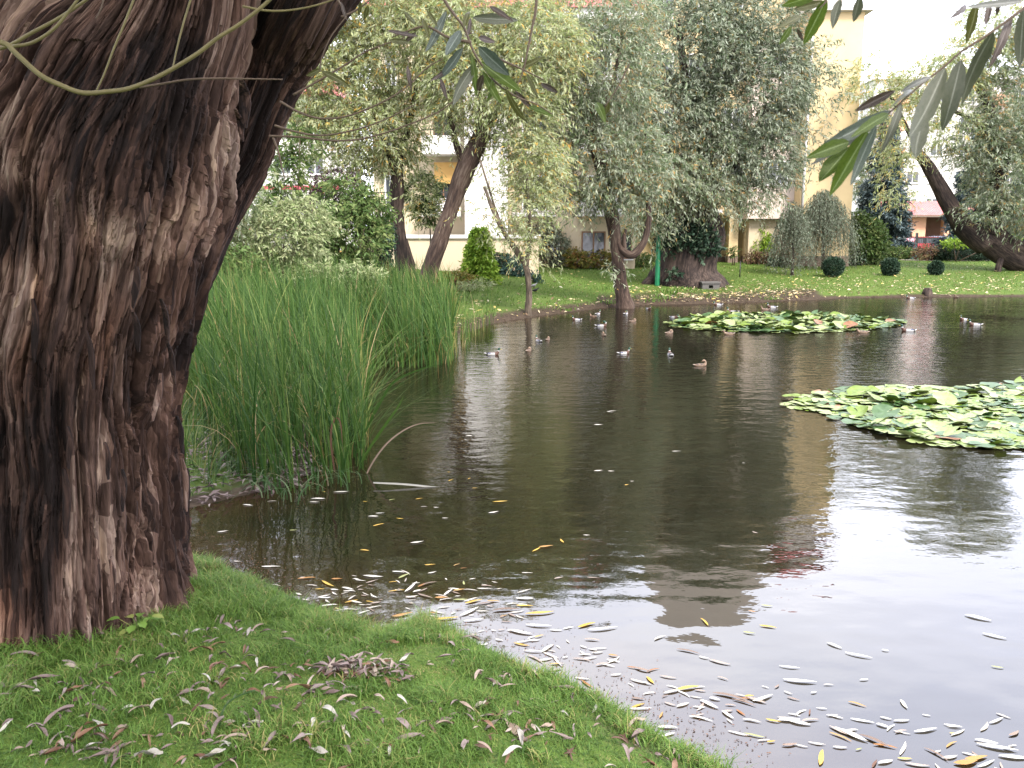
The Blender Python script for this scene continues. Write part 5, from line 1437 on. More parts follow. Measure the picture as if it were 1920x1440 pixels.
LLAB = {
 ('float', 'pale'): 'pale cream willow leaf floating on the pond', ('float', 'yellow'): 'bright yellow leaf floating on the pond', ('float', 'orange'): 'orange brown leaf floating on the pond', ('float', 'tan'): 'tan willow leaf floating on the pond', ('float', 'green'): 'yellow green leaf floating on the pond', ('float', 'brown'): 'dark brown leaf floating on the pond',
 ('lawn', 'pale'): 'whitish dry willow leaf lying on the near grass', ('lawn', 'tan'): 'tan dry willow leaf lying on the near grass', ('lawn', 'mauve'): 'greyish mauve curled willow leaf lying on the near grass', ('lawn', 'brown'): 'red brown curled leaf lying on the near grass', ('lawn', 'yellow'): 'yellow leaf lying on the near grass',
 ('pile', 'mauve'): 'mauve grey leaf in the heap of dead leaves by the bank', ('pile', 'tan'): 'tan leaf in the heap of dead leaves by the bank', ('pile', 'brown'): 'dark brown leaf in the heap of dead leaves by the bank', ('pile', 'pale'): 'pale leaf in the heap of dead leaves by the bank'}
LGRP = {'float': 'leaves floating on the pond', 'lawn': 'leaves fallen on the near grass', 'pile': 'heap of dead leaves by the bank'}
def put_leaf(place, col, loc, az, s=1.0, tilt=(0, 0)):
    pr = leaf_proto('float' if place == 'float' else 'lawn', col, random.randrange(7))
    o = pr[0]
    if pr[1]:
        o = pr[0].copy(); COL.objects.link(o)
    pr[1] = True
    o.location = tuple(loc); o.rotation_euler = (tilt[0], tilt[1], az); o.scale = (s, s, s)
    tag(o, LLAB[(place, col)], 'leaf', LGRP[place] + ', ' + col)
# floating, placed from the photograph: px, py, kind, heading
FL = [(1122, 882, 'pale', .1, 1.5), (1146, 883, 'pale', -.1, 1), (1175, 909, 'yellow', .3, 1), (938, 940, 'yellow', .3, 1.3), (925, 960, 'pale', .5, 1.6), (1005, 1030, 'yellow', 1.2, 1.0), (1024, 1024, 'orange', .3, 1.2), (1054, 1014, 'yellow', 1.7, .9), (782, 1016, 'pale', .1, 1.6), (684, 1032, 'yellow', -.1, 1.2), (710, 984, 'yellow', .3, 1.1), (1100, 1003, 'pale', -.3, .8), (1416, 998, 'tan', -.8, .9),
      (700, 968, 'pale', .1, .9), (735, 937, 'green', .2, 1), (786, 935, 'yellow', .1, .8), (795, 950, 'pale', .4, .8), (818, 951, 'pale', -.2, .8), (750, 972, 'yellow', 0, .7), (713, 962, 'pale', -.1, .6), (835, 971, 'pale', .2, .9), (845, 900, 'yellow', .4, .6), (842, 885, 'yellow', .1, .5), (880, 897, 'yellow', .8, .5), (685, 940, 'yellow', .1, .8), (640, 922, 'pale', .5, 1.6), (597, 935, 'pale', .4, 1.6), (607, 922, 'yellow', 0, .8), (590, 941, 'pale', -.1, 1), (510, 940, 'pale', 0, 1.2), (465, 947, 'pale', -.2, 1.1), (550, 994, 'green', -.2, 1.1), (418, 996, 'pale', .2, 1.3),
      (445, 1052, 'pale', .1, .9), (508, 1062, 'pale', -.3, 1), (575, 1084, 'orange', -.1, 1.6), (616, 1094, 'yellow', -.5, 1.4), (585, 1098, 'pale', -.2, 1.2), (600, 1104, 'yellow', 0, .6), (700, 1080, 'pale', 0, 1.7), (675, 1100, 'tan', 1.0, .9), (676, 1088, 'pale', -.3, .7), (758, 1080, 'green', .5, 1.3), (770, 1100, 'pale', .8, 1.4), (782, 1108, 'pale', .9, 1.2), (800, 1096, 'orange', .8, 1.3), (806, 1094, 'tan', .5, 1), (772, 1118, 'pale', .1, 1.3), (810, 1073, 'pale', .3, 1.1), (870, 1093, 'green', 1.3, .8), (864, 1124, 'green', .2, 1), (888, 1128, 'yellow', .3, 1.2), (836, 1124, 'pale', .7, 1.2), (575, 1124, 'pale', -.4, 1), (615, 1127, 'pale', -.8, .9), (560, 1114, 'pale', -.3, 1), (668, 1128, 'pale', -.2, 1), (828, 1120, 'orange', .1, 1), (755, 1152, 'orange', .1, 1.5), (812, 1149, 'orange', -.1, 1.1), (830, 1160, 'yellow', 0, 1.6), (880, 1146, 'pale', .5, 1.4), (850, 1149, 'pale', .9, .7), (888, 1162, 'pale', .1, 1),
      (1012, 1148, 'yellow', .2, 1.7), (950, 1144, 'tan', .1, 1.5), (985, 1122, 'pale', .3, 1.2), (1010, 1172, 'pale', -.5, 1.3), (940, 1180, 'tan', .4, .8), (976, 1184, 'pale', -.2, 1.6), (1100, 1172, 'yellow', .1, 1.4), (1130, 1178, 'pale', 0, 1.6), (1110, 1200, 'tan', -.1, 1.3), (1095, 1212, 'pale', -.4, 1.1), (1000, 1220, 'pale', -.1, 1.3), (1130, 1246, 'tan', .2, 1.8), (1150, 1228, 'orange', -.4, .9), (1060, 1232, 'pale', .4, 1), (1040, 1244, 'yellow', 0, .8), (1155, 1264, 'pale', 0, 1.2),
      (1238, 1196, 'pale', .9, 1.2), (1320, 1166, 'yellow', 1.8, .8), (1410, 1146, 'orange', -.2, .9), (1438, 1135, 'green', -.1, 1.1), (1440, 1175, 'yellow', -.3, 1.1), (1405, 1186, 'green', -.7, 1.1), (1290, 1222, 'tan', -.3, 1.5), (1350, 1240, 'tan', -.5, 1.6), (1320, 1232, 'pale', -.4, 1.2), (1205, 1254, 'tan', -.5, 1.6), (1253, 1268, 'tan', -.1, 1.2), (1290, 1290, 'yellow', .1, 1.4), (1355, 1272, 'tan', -.5, 1.2),
      (1565, 1210, 'pale', -.4, 1.4), (1610, 1228, 'pale', -.5, 1.8), (1660, 1219, 'pale', 0, 1.1), (1480, 1250, 'pale', -.3, 1.2), (1500, 1276, 'pale', -.2, 1.7), (1554, 1284, 'pale', 0, 1.1), (1478, 1298, 'pale', -.9, .9), (1526, 1298, 'pale', .7, 1), (1456, 1286, 'tan', .7, .9), (1834, 1158, 'pale', -.6, 1.6), (1865, 1192, 'pale', -.6, 1.5), (1620, 1274, 'pale', .4, .7), (1870, 1250, 'green', -.1, 1.2), (1695, 1320, 'pale', -1.2, 1.1), (1690, 1350, 'pale', .1, 1.1), (1868, 1350, 'pale', .4, 1.2), (1560, 1340, 'pale', .2, 1.2),
      (1340, 1310, 'pale', -.4, 1.6), (1370, 1308, 'tan', -.5, 1.8), (1395, 1318, 'tan', -.3, 1.4), (1330, 1320, 'pale', -.6, 1.4), (1405, 1305, 'yellow', .2, 1.3), (1430, 1308, 'pale', .2, 1.3), (1365, 1340, 'pale', -.9, 1.1), (1410, 1352, 'pale', -.1, 1.6), (1450, 1350, 'yellow', -.5, 1.3), (1520, 1351, 'tan', 0, 1.8), (1480, 1349, 'pale', 0, 1.6), (1500, 1355, 'pale', 0, 1.4), (1580, 1370, 'tan', -.5, 1.8), (1600, 1378, 'pale', -.4, 1.8), (1575, 1382, 'orange', -.7, 1.2), (1655, 1360, 'pale', -.1, 1.5), (1690, 1372, 'tan', .1, 1.5), (1735, 1368, 'pale', .1, 1.4), (1480, 1395, 'tan', .1, 1.9), (1446, 1390, 'yellow', -.3, 1.1), (1540, 1420, 'yellow', .7, 1.3), (1660, 1400, 'orange', -.3, 1.5), (1640, 1390, 'tan', -.4, 1.6), (1575, 1400, 'pale', -.3, 1.2), (1610, 1404, 'green', 0, .9),
      (1785, 1396, 'orange', .5, .9), (1755, 1415, 'tan', -1.2, 1.2), (1780, 1418, 'pale', .4, 1.8), (1810, 1428, 'orange', .1, 2.0), (1830, 1420, 'orange', .1, 1.8), (1870, 1400, 'pale', -.4, 1.6), (1900, 1418, 'pale', -.2, 1.8), (1850, 1390, 'pale', -.3, 1.3), (1900, 1374, 'tan', .3, 1.5), (1720, 1432, 'tan', 0, 1.4), (1660, 1428, 'pale', .3, 1.2), (1640, 1432, 'brown', 1.0, 1.1), (1518, 1335, 'brown', .8, 1.1), (1790, 1362, 'pale', -.2, .9), (1415, 1378, 'green', 0, 1),
      (1268, 846, 'pale', .1, .7), (1122, 796, 'pale', 0, 1.3), (1146, 771, 'pale', .2, .8), (1395, 868, 'pale', -.5, .5), (880, 817, 'pale', .1, 1.3), (1185, 902, 'pale', .1, .6), (890, 915, 'yellow', .3, .6)]
for px, py, col, az, s in FL:
    q = W(px, py, .004)
    put_leaf('float', col, q, az + random.uniform(-.25, .25), s * random.uniform(.85, 1.05) * (.88 if q[1] < 4.2 else 1.2 if q[1] < 6.5 else 1.25 * q[1] / 7.5))
# near lawn
for k in range(78):
    for _ in range(40):
        px, py = random.uniform(-10, 1330), random.uniform(1175, 1440)
        if random.random() < .25: px = random.uniform(0, 700); py = random.uniform(1300, 1440)
        q = G(px, py)
        if pond_dist(q[:1], q[1:2])[0] > .12 and not (px < 400 and py < 1175 + .04 * px): break
    col = random.choices(['mauve', 'tan', 'pale', 'brown', 'yellow'], [46, 26, 16, 11, 1])[0]
    put_leaf('lawn', col, q + [0, 0, .022 + random.uniform(0, .012)], random.uniform(0, 6.28), random.uniform(.8, 1.3), (random.uniform(-.3, .3), random.uniform(-.25, .25)))
for px, py, col, az in [(755, 1328, 'pale', -1.0), (620, 1352, 'pale', -.9), (730, 1428, 'pale', 1.6), (652, 1398, 'pale', -1.2), (975, 1400, 'pale', -1.3), (310, 1245, 'mauve', .3), (330, 1205, 'pale', -.5), (372, 1197, 'pale', .4), (126, 1195, 'pale', -.5), (340, 1378, 'pale', .4), (480, 1365, 'mauve', -.9), (577, 1410, 'brown', -1.2), (295, 1335, 'pale', 1.3), (80, 1290, 'mauve', .8), (225, 1235, 'brown', 1.5), (370, 1340, 'brown', 1.1), (225, 1395, 'brown', 1.4), (170, 1395, 'brown', .7), (280, 1436, 'pale', 0), (960, 1428, 'pale', .5)]:
    q = G(px, py); put_leaf('lawn', col, q + [0, 0, .03], az, 1.3, (random.uniform(-.2, .2), random.uniform(-.2, .2)))
c = G(672, 1262)
for k in range(52):
    dx_, dy_ = random.gauss(0, .085), random.gauss(0, .032)
    q = np.array([c[0] + dx_, c[1] + dy_, 0]); q[2] = float(zt(q[0], q[1])[0]) + .02 + random.random() * .04 * max(.2, 1 - abs(dx_) / .16)
    put_leaf('pile', random.choices(['mauve', 'tan', 'brown', 'pale'], [50, 22, 20, 8])[0], q, random.uniform(0, 6.28), random.uniform(.75, 1.15), (random.uniform(-.6, .6), random.uniform(-.5, .5)))
def leaf_mass(name, label, spots, weights):
    m_ = MB()
    cols = list(weights)
    for loc, az, sc_, tilt in spots:
        if np.hypot(*(loc[:2] - t0[:2])) < .86: continue
        ci = random.choices(range(len(cols)), list(weights.values()))[0]
        pr = KINDS[random.choice([k for k in KINDS if k[0] == 'lawn'])][0]
        v = np.array([x.co[:] for x in pr.data.vertices])
        from mathutils import Euler
        Rm = np.array(Euler((tilt[0], tilt[1], az)).to_matrix())
        m_.add(v @ Rm.T * sc_ + loc, grid_faces(9, 3, False), ci, rnd=random.random())
    return tag(m_.build(name, [M_DEAD[c_] for c_ in cols]), label, None, None, 'stuff')
sp_ = []
while len(sp_) < 360:
    px, py = random.uniform(-10, 1380), random.uniform(1165, 1440)
    if len(sp_) % 3 and sp_ and len(sp_) > 40:
        o_ = random.choice(sp_[:40])[0]; q = np.array([o_[0] + random.gauss(0, .09), o_[1] + random.gauss(0, .09), 0]); q[2] = float(zt(q[0], q[1])[0]); px, py = 500, 1300
    else: q = G(px, py)
    dd_ = pond_dist(q[:1], q[1:2])[0]
    if dd_ < .06 or (px < 400 and py < 1170 + .04 * px): continue
    sp_.append((q + [0, 0, random.uniform(.004, .022)], random.uniform(0, 6.28), random.uniform(.5, 1.25), (random.uniform(-.4, .4), random.uniform(-.3, .3))))
leaf_mass('fallen_leaves', 'smaller half hidden dead leaves scattered through the near grass', sp_, {'mauve': 46, 'tan': 20, 'brown': 29, 'pale': 5})
sp_ = []
for k in range(110):
    dx_, dy_ = random.gauss(0, .11), random.gauss(0, .04)
    x_, y_ = c[0] + dx_, c[1] + dy_
    sp_.append((np.array([x_, y_, float(zt(x_, y_)[0]) + random.uniform(.005, .03)]), random.uniform(0, 6.28), random.uniform(.6, 1.0), (random.uniform(-.5, .5), random.uniform(-.5, .5))))
leaf_mass('fallen_leaves', 'bottom layer of the dead leaf heap on the near grass', sp_, {'mauve': 50, 'tan': 15, 'brown': 32, 'pale': 3})
sp_ = []
while len(sp_) < 210:
    if random.random() < .5: px, py = random.gauss(770, 120), random.gauss(1125, 30)
    elif random.random() < .6: px = random.uniform(880, 1420); py = 1120 + (px - 800) * .33 + random.gauss(20, 32)
    else: px = random.uniform(1250, 1900); py = 1320 + (px - 1250) * .15 + random.gauss(0, 32)
    q = W(px, py, .003)
    if pond_dist(q[:1], q[1:2])[0] > -.05: continue
    sp_.append((q, random.gauss(0, .5) - .15, random.uniform(.6, 1.15), (0, 0)))
_lk = [k for k in KINDS if k[0] == 'lawn']
m_ = MB()
for loc, az, sc_, tl in sp_:
    pr = KINDS[random.choice([k for k in KINDS if k[0] == 'float'])][0]
    v = np.array([x.co[:] for x in pr.data.vertices])
    ca, sa = math.cos(az), math.sin(az)
    v = v @ np.array([[ca, sa, 0], [-sa, ca, 0], [0, 0, 1]]) * sc_
    m_.add(v + loc, grid_faces(9, 3, False), random.choices(range(4), [66, 20, 8, 6])[0], rnd=random.random())
tag(m_.build('floating_leaves', [M_DEAD['cream'], M_DEAD['tan'], M_DEAD['orange'], M_DEAD['yellow']]), 'small leaves drifting thickly on the water along the near bank', None, None, 'stuff')
# a broad leaved weed and a pale stalk in the near grass
q = G(262, 1192)
wd_ = thing('weed_plant', 'bright green broad leaved weed at the foot of the big trunk', 'plant', q)
for k in range(9):
    a = k * .75 + .3; h_ = random.uniform(.05, .13); r_ = random.uniform(.03, .08)
    tip = q + np.array([math.cos(a) * r_, math.sin(a) * r_ - .02, h_])
    m_ = MB(); m_.tube([q - [0, 0, .01], (q + tip) / 2 + [0, 0, .012], tip], [.0022, .0018, .0012], 5)
    n_ = 8; V = []
    dl = unit(np.array([math.cos(a), math.sin(a), .25])); sl = unit(np.cross(dl, [0, 0, 1.0]))
    for i_ in range(n_):
        f = i_ / (n_ - 1); wv = .021 * math.sin(math.pi * (.05 + .93 * f)) ** .7 * (1 + .15 * math.sin(f * 20))
        c_ = tip + dl * .06 * f - np.array([0, 0, .025 * f * f])
        V += [c_ - sl * wv + [0, 0, .005], c_, c_ + sl * wv + [0, 0, .005]]
    m_.add(V, grid_faces(n_, 3, False), 0, rnd=random.uniform(.4, .9))
    m_.build('leaf', M_GRASS, wd_)
q = G(412, 1365)
pk = thing('plant_stalk', 'pale green bent stalk arching out of the near grass', 'plant', q)
w = smooth_path(np.array([q - [0, 0, .01], P(414, 1345, q[1]), P(424, 1322, q[1] + .02), P(445, 1306, q[1] + .04), P(478, 1294, q[1] + .05)]), 6)
m_ = MB(); m_.tube(w, np.linspace(.0055, .0025, len(w)), 8); m_.build('stem', M_SEDGE, pk)
for k in (8, 12, 16, 20):
    m_ = MB(); d_ = np.array([.008, 0, .014]); m_.add([w[k], w[k] + d_ + [.004, 0, 0], w[k] + d_ * 2, w[k] + d_ - [.006, 0, 0]], np.array([(0, 1, 2, 3)]), 0, rnd=.8); m_.build('leaflet', M_SEDGE, pk)
# leaf litter too small to count: far bank, left bank, water edge
def litter(label, n, fn, size, mat, dens):
    x, y = fn(n)
    z, d = zt(x, y, True)
    ok, px_, py_ = in_view(x, y, z, 20)
    k = ok & (rng.random(len(x)) < dens(px_, py_, d))
    x, y, z = x[k], y[k], z[k]
    n_ = len(x)
    az = rng.uniform(0, 6.28, n_)
    ld = np.stack([np.cos(az), np.sin(az), rng.normal(0, .25, n_)], -1)
    m_ = MB()
    base = np.stack([x, y, np.maximum(z, 0) + rng.uniform(.015, .05, n_)], -1)
    ll = rng.uniform(.6, 1.3, n_) * size
    w = unit(np.cross(ld, np.array([0, 0, 1.0]) + rng.normal(0, .35, (n_, 3))))
    mid = base + ld * (ll * .5)[:, None] + np.array([0, 0, .012])
    V = np.stack([base, mid + w * (ll * .16)[:, None], base + ld * ll[:, None], mid - w * (ll * .16)[:, None]], 1).reshape(-1, 3)
    m_.add(V, np.arange(n_)[:, None] * 4 + np.arange(4)[None], 0, rnd=np.repeat(rng.random(n_), 4))
    return tag(m_.build('leaf_litter', mat), label, None, None, 'stuff')
litter('yellow and cream fallen leaves strewn over the far bank', 60000, lambda n: (rng.uniform(-8, 30, n), rng.uniform(20, 47, n)), .17, M_LITTER,
       lambda px, py, d: np.where(d < .05, 0, np.where((px > 1180) & (px < 1520), np.clip(.75 - d * .14, .03, .75), np.where(px >= 1520, np.clip(.26 - d * .025, .03, .26), np.clip(.22 - d * .09, .035, .22)))))
litter('dark leaf litter on the muddy left bank between trunk and reeds', 1500, lambda n: (rng.uniform(-3.4, -1.7, n), rng.uniform(6.2, 9.5, n)), .10, M_DEAD['mauve'], lambda px, py, d: np.where((d > -.1) & (px < 640), .8, 0))
def edge(n):
    k = rng.integers(0, 14, n); t = rng.random(n)
    a, b_ = POND[k], POND[k + 1]
    p_ = a + (b_ - a) * t[:, None]
    return p_[:, 0] + rng.normal(.16, .16, n), p_[:, 1] + rng.normal(.12, .14, n)
x, y = edge(5200)
z, d = zt(x, y, True)
k = (d < .02) & (d > -.6) & (rng.random(len(x)) < np.exp(d / .16))
m_ = MB()
n_ = k.sum()
az = rng.uniform(0, 6.28, n_)
leaf_quads(m_, np.stack([x[k], y[k], np.full(n_, .003)], -1), np.stack([np.cos(az), np.sin(az), np.abs(rng.normal(0, .1, n_))], -1), rng.uniform(.004, .017, n_), rng.uniform(.003, .007, n_), 0)
tag(m_.build('floating_debris', M_DEAD['brown']), 'specks of plant debris floating along the near shore', None, None, 'stuff')
# weed tufts on the far muddy bank
m_ = MB()
for px, py, n_, h in [(1255, 552, 60, .5), (1240, 560, 40, .35), (1285, 545, 30, .3), (1180, 562, 30, .3), (1140, 570, 40, .25), (1330, 556, 30, .25), (1440, 562, 30, .2), (1060, 583, 40, .2), (1220, 566, 30, .25), (1125, 545, 20, .5)]:
    c = G(px, py)
    blades(m_, c[0] + rng.normal(0, .25, n_), c[1] + rng.normal(0, .15, n_), np.full(n_, c[2]), rng.uniform(.5, 1.1, n_) * h, rng.uniform(.02, .035, n_), rng.uniform(.3, .9, n_), 0, np.clip(rng.normal(.45, .2, n_), 0, 1), 4, droop=.4)
tag(m_.build('bank_weeds', M_GRASS), 'tufts of coarse grass along the far muddy bank', None, None, 'stuff')

# ------------------------------------------------------------------ water lilies
def mat_pad(name, c1, c2, c3):
    m, n, l, b = nodes(name)
    a = n.new('ShaderNodeAttribute'); a.attribute_name = 'buv'
    w = n.new('ShaderNodeTexNoise'); w.inputs['Scale'].default_value = 2.0; l.new(a.outputs['Vector'], w.inputs['Vector'])
    r = ramp(n, [(.3, c1), (.6, c2), (.8, c3)]); l.new(w.outputs['Fac'], r.inputs['Fac'])
    l.new(r.outputs['Color'], b.inputs['Base Color'])
    b.inputs['Roughness'].default_value = .42; b.inputs['Specular IOR Level'].default_value = .32
    bump(n, l, w.outputs['Fac'], b, .2, .01)
    return m
M_PAD = [mat_pad('lily_pad_green', (0.022, 0.053, 0.012), (0.037, 0.074, 0.022), (0.056, 0.099, 0.028)), mat_pad('lily_pad_lime', (0.062, 0.099, 0.007), (0.093, 0.136, 0.012), (0.118, 0.155, 0.025)), mat_pad('lily_pad_pale', (.115, .150, .050), (.165, .195, .075), (.215, .225, .105)), mat_pad('lily_pad_russet', (0.112, 0.043, 0.019), (0.161, 0.074, 0.031), (0.149, 0.112, 0.037))]
def pad_geo(r_, tilt, cup, seed, lift):
    r2 = random.Random(seed)
    na, nr = 22, 4
    V, U_ = [(0, 0, 0)], [(seed % 97, 0, 0)]
    notch = r2.uniform(.12, .3)
    for j in range(1, nr + 1):
        f = j / nr
        for k in range(na + 1):
            a = notch + (2 * math.pi - 2 * notch) * k / na
            rr2 = r_ * f * (1 + .04 * math.sin(3 * a + seed))
            z_ = cup * r_ * f ** 2.4 * (1 + .8 * math.sin(2 * a + seed)) + .03 * r_ * f * math.sin(5 * a + seed)
            V.append((rr2 * math.cos(a), rr2 * math.sin(a), z_)); U_.append((seed % 97 + f * math.cos(a), f * math.sin(a), 0))
    Ft, Fq = [], []
    for k in range(na): Ft.append((0, 1 + k, 2 + k))
    for j in range(nr - 1):
        for k in range(na):
            a = 1 + j * (na + 1) + k
            Fq.append((a, a + na + 1, a + na + 2, a + 1))
    V = np.array(V)
    az, ta = r2.uniform(0, 6.28), tilt
    ax_ = np.array([math.cos(az), math.sin(az), 0])
    c_, s_ = math.cos(ta), math.sin(ta)
    V = V * c_ + np.cross(ax_, V) * s_ + np.outer(V @ ax_, ax_) * (1 - c_)
    a0 = r2.uniform(0, 6.28)
    Rz = np.array([[math.cos(a0), -math.sin(a0), 0], [math.sin(a0), math.cos(a0), 0], [0, 0, 1]])
    V = V @ Rz.T
    V[:, 2] += -V[:, 2].min() * (1 if tilt > .15 else .4) + lift
    return V, [np.array(Ft), np.array(Fq)], np.array(U_, float)
def lily_patch(label, poly, n, r0, r1, raised, petal=0):
    pl = np.array([W(a, b_)[:2] for a, b_ in poly]); c = pl.mean(0)
    t = thing('water_lily_patch', label, 'water lily', (c[0], c[1], 0))
    x, y = px_region(n * 8, poly, 0, 0, 0, 0)
    x, y = x[:n], y[:n]
    # distance to rim: leaves near the rim lie flat and are pale
    pd = np.full(len(x), 1e9)
    for k in range(len(pl)):
        a, b_ = pl[k], pl[(k + 1) % len(pl)]
        ab = b_ - a; tt = np.clip(((np.stack([x, y], -1) - a) @ ab) / (ab @ ab), 0, 1)
        pd = np.minimum(pd, np.linalg.norm(np.stack([x, y], -1) - a - tt[:, None] * ab, axis=1))
    stuff = [MB() for _ in range(4)]
    order = np.argsort(y)
    shown = 0
    flats = MB()
    for i in order:
        rim = pd[i] < r1 * 1.6
        if rim and random.random() < .7:
            mi, tilt, cup, lift, r_ = (2 if random.random() < .75 else 1), random.uniform(0, .05), .02, random.uniform(.002, .02), random.uniform(r0, r1) * .7
        else:
            up_ = random.random() < raised
            mi = random.choices([0, 1, 2, 3], [34, 24, 41, 1])[0]
            tilt = random.uniform(.12, .5) if up_ else random.uniform(0, .14)
            cup = random.uniform(.05, .2) if up_ else random.uniform(0, .08)
            lift = random.uniform(.0, .045) if up_ else random.uniform(.002, .04)
            r_ = random.uniform(r0, r1)
        V, Fa, U_ = pad_geo(r_, tilt, cup, random.randrange(100000), lift)
        V = V + np.array([x[i], y[i], 0])
        vis, a_, b2 = in_view(np.array([x[i]]), np.array([y[i]]), np.array([0.0]), 30)
        if shown < 99 and vis[0]:
            m_ = MB(); m_.add(V, Fa, 0, uv=U_); m_.build('lily_pad', M_PAD[mi], t); shown += 1
        else:
            flats.add(V, Fa, mi, uv=U_)
    o = flats.build('lily_pads', M_PAD, t)
    o['kind'] = 'stuff'
    for k in range(petal):
        i = random.randrange(len(x))
        m_ = MB()
        for q in range(9):
            a = q * .7
            d_ = np.array([math.cos(a) * .6, math.sin(a) * .6, .7]); b0 = np.array([x[i], y[i], .10])
            sd2 = np.array([-math.sin(a), math.cos(a), 0]) * .018
            m_.add([b0, b0 + d_ * .035 + sd2, b0 + d_ * .075, b0 + d_ * .035 - sd2], np.array([(0, 1, 2, 3)]))
        m_.build('flower', M_FRAME_W, t)
    return t
lily_patch('near bed of crowded glossy lily pads at the right edge, many turned up on edge', [(1452, 757), (1500, 742), (1560, 735), (1640, 728), (1720, 726), (1920, 722), (2060, 722), (2060, 848), (1920, 842), (1800, 840), (1720, 832), (1640, 808), (1570, 790), (1540, 776), (1490, 768)], 1300, .09, .165, .12, 4)
lily_patch('far bed of lily pads in the middle of the pond below the old willow', [(1248, 606), (1290, 597), (1350, 590), (1440, 588), (1540, 590), (1620, 594), (1690, 601), (1700, 606), (1660, 615), (1600, 621), (1500, 626), (1400, 623), (1310, 619), (1256, 612)], 1700, .11, .20, .15)
# ------------------------------------------------------------------ ducks
def dm(name, c, k=.7, s=40, rough=.6):
    return mat_noise(name, [(.35, tuple(v * k for v in c)), (.65, c)], s, rough, .2, .003)
D_M = [dm('duck_flank_grey', (0.231, 0.226, 0.220), .85), dm('duck_back_brown', (0.077, 0.063, 0.055)), dm('duck_black', (0.007, 0.007, 0.008)), dm('duck_white', (0.303, 0.297, 0.286), .9), dm('duck_breast_chestnut', (0.055, 0.025, 0.015)), dm('duck_head_green', (0.004, 0.039, 0.017), .4, 20, .3), dm('duck_speculum_blue', (0.017, 0.028, 0.088))]
D_F = [dm('duck_mottled_brown', (0.116, 0.074, 0.047), .35, 70), dm('duck_buff', (0.165, 0.110, 0.072), .6, 60), dm('duck_dark_brown', (0.044, 0.028, 0.019), .6, 60), dm('duck_tail_buff', (0.198, 0.160, 0.121), .7)]
D_BILL_Y, D_BILL_B = dm('bill_yellow', (0.248, 0.187, 0.033), .9), dm('bill_brown', (0.088, 0.050, 0.022), .8)
D_EYE = dm('duck_eye', (0.006, 0.006, 0.006), .9)
def duck_mesh(kind, pose):
    """duck afloat, facing +x, waterline z = 0; body, neck and head are one loft"""
    if pose == 'preen':
        neck = [(.145, .095, .046, .044), (.150, .135, .036, .034), (.135, .175, .032, .030), (.105, .195, .035, .034), (.070, .187, .033, .032), (.045, .170, .022, .020)]
        hd = np.array([-1, 0, -.75])
    elif pose == 'tucked':
        neck = [(.145, .090, .050, .045), (.145, .115, .040, .036), (.120, .135, .037, .034), (.085, .140, .037, .035), (.050, .130, .034, .030), (.030, .12, .022, .018)]
        hd = np.array([-1, .4, -.3])
    elif pose == 'low':
        neck = [(.155, .080, .046, .042), (.178, .105, .034, .033), (.192, .135, .031, .031), (.205, .158, .034, .034), (.230, .160, .031, .031), (.252, .150, .019, .018)]
        hd = np.array([1, 0, -.3])
    else:
        neck = [(.150, .090, .046, .044), (.168, .128, .032, .032), (.176, .165, .029, .029), (.186, .196, .033, .034), (.210, .202, .031, .031), (.232, .192, .019, .018)]
        hd = np.array([1, 0, -.25])
    body = [(-.275, .075, .006, .004), (-.255, .070, .022, .008), (-.215, .058, .042, .022), (-.165, .042, .066, .046), (-.10, .034, .086, .066), (-.03, .032, .094, .074), (.04, .034, .090, .074), (.095, .042, .076, .068), (.128, .062, .060, .056)]
    ctl = smooth_path(np.array(body + neck), 3)
    seg = 16
    c3 = np.stack([ctl[:, 0], 0 * ctl[:, 0], ctl[:, 1]], -1)
    t = unit(np.gradient(c3, axis=0))
    up_ = np.stack([-t[:, 2], 0 * t[:, 0], t[:, 0]], -1)
    a = np.linspace(0, 2 * np.pi, seg, endpoint=False)
    side = np.array([0, 1.0, 0])
    V = c3[:, None] + side[None, None] * (ctl[:, 2][:, None] * np.sin(a))[..., None] + up_[:, None] * (ctl[:, 3][:, None] * np.cos(a))[..., None]
    n_ = len(ctl)
    Fq = grid_faces(n_, seg)
    cen = V.reshape(-1, 3)[Fq].mean(1)
    ringi = (np.arange(len(Fq)) // seg) / 3.0
    ang = (np.arange(len(Fq)) % seg) + .5
    top = np.cos(ang / seg * 2 * np.pi)
    if kind == 'male':
        mi = np.where(top > .62, 1, 0)
        mi = np.where((ringi < 3.2) & (top < .75), 2, mi)
        mi = np.where((ringi < 3.4) & (top >= .75), 2, mi)
        mi = np.where(ringi < 1.9, 3, mi)
        mi = np.where((ringi < 2.4) & (np.abs(top) < .5), 3, mi)
        mi = np.where((ringi > 3.2) & (ringi < 4.4) & (top > .25) & (top < .62), 6, mi)
        mi = np.where((ringi >= 6.6) & (ringi < 10), 4, mi)
        mi = np.where((ringi >= 10) & (ringi < 10.45), 3, mi)
        mi = np.where(ringi >= 10.45, 5, mi)
    else:
        mi = np.where(top > .5, 2, 0)
        mi = np.where((ringi.astype(int) % 2 == 0) & (top > .3), 0, mi)
        mi = np.where(ringi < 2, 3, mi)
        mi = np.where(ringi >= 8, 1, mi)
        mi = np.where((ringi >= 11) & (top > .4), 2, mi)
        mi = np.where((ringi < 6) & (top < .1) & (ringi > 3), 1, mi)
    m_ = MB()
    m_.add(V.reshape(-1, 3), [Fq, np.arange(seg)[::-1], np.arange(seg) + (n_ - 1) * seg], 0)
    m_.M = [mi.astype(int), np.array([3 if kind == 'male' else 3, 5 if kind == 'male' else 1])]
    # add() grouped quads first and the two caps second
    tip = c3[-1]
    hd = unit(hd)
    b = MB()
    s2 = unit(np.cross(np.array([0, 0, 1.0]), hd)); u2 = np.cross(hd, s2)
    rings = []
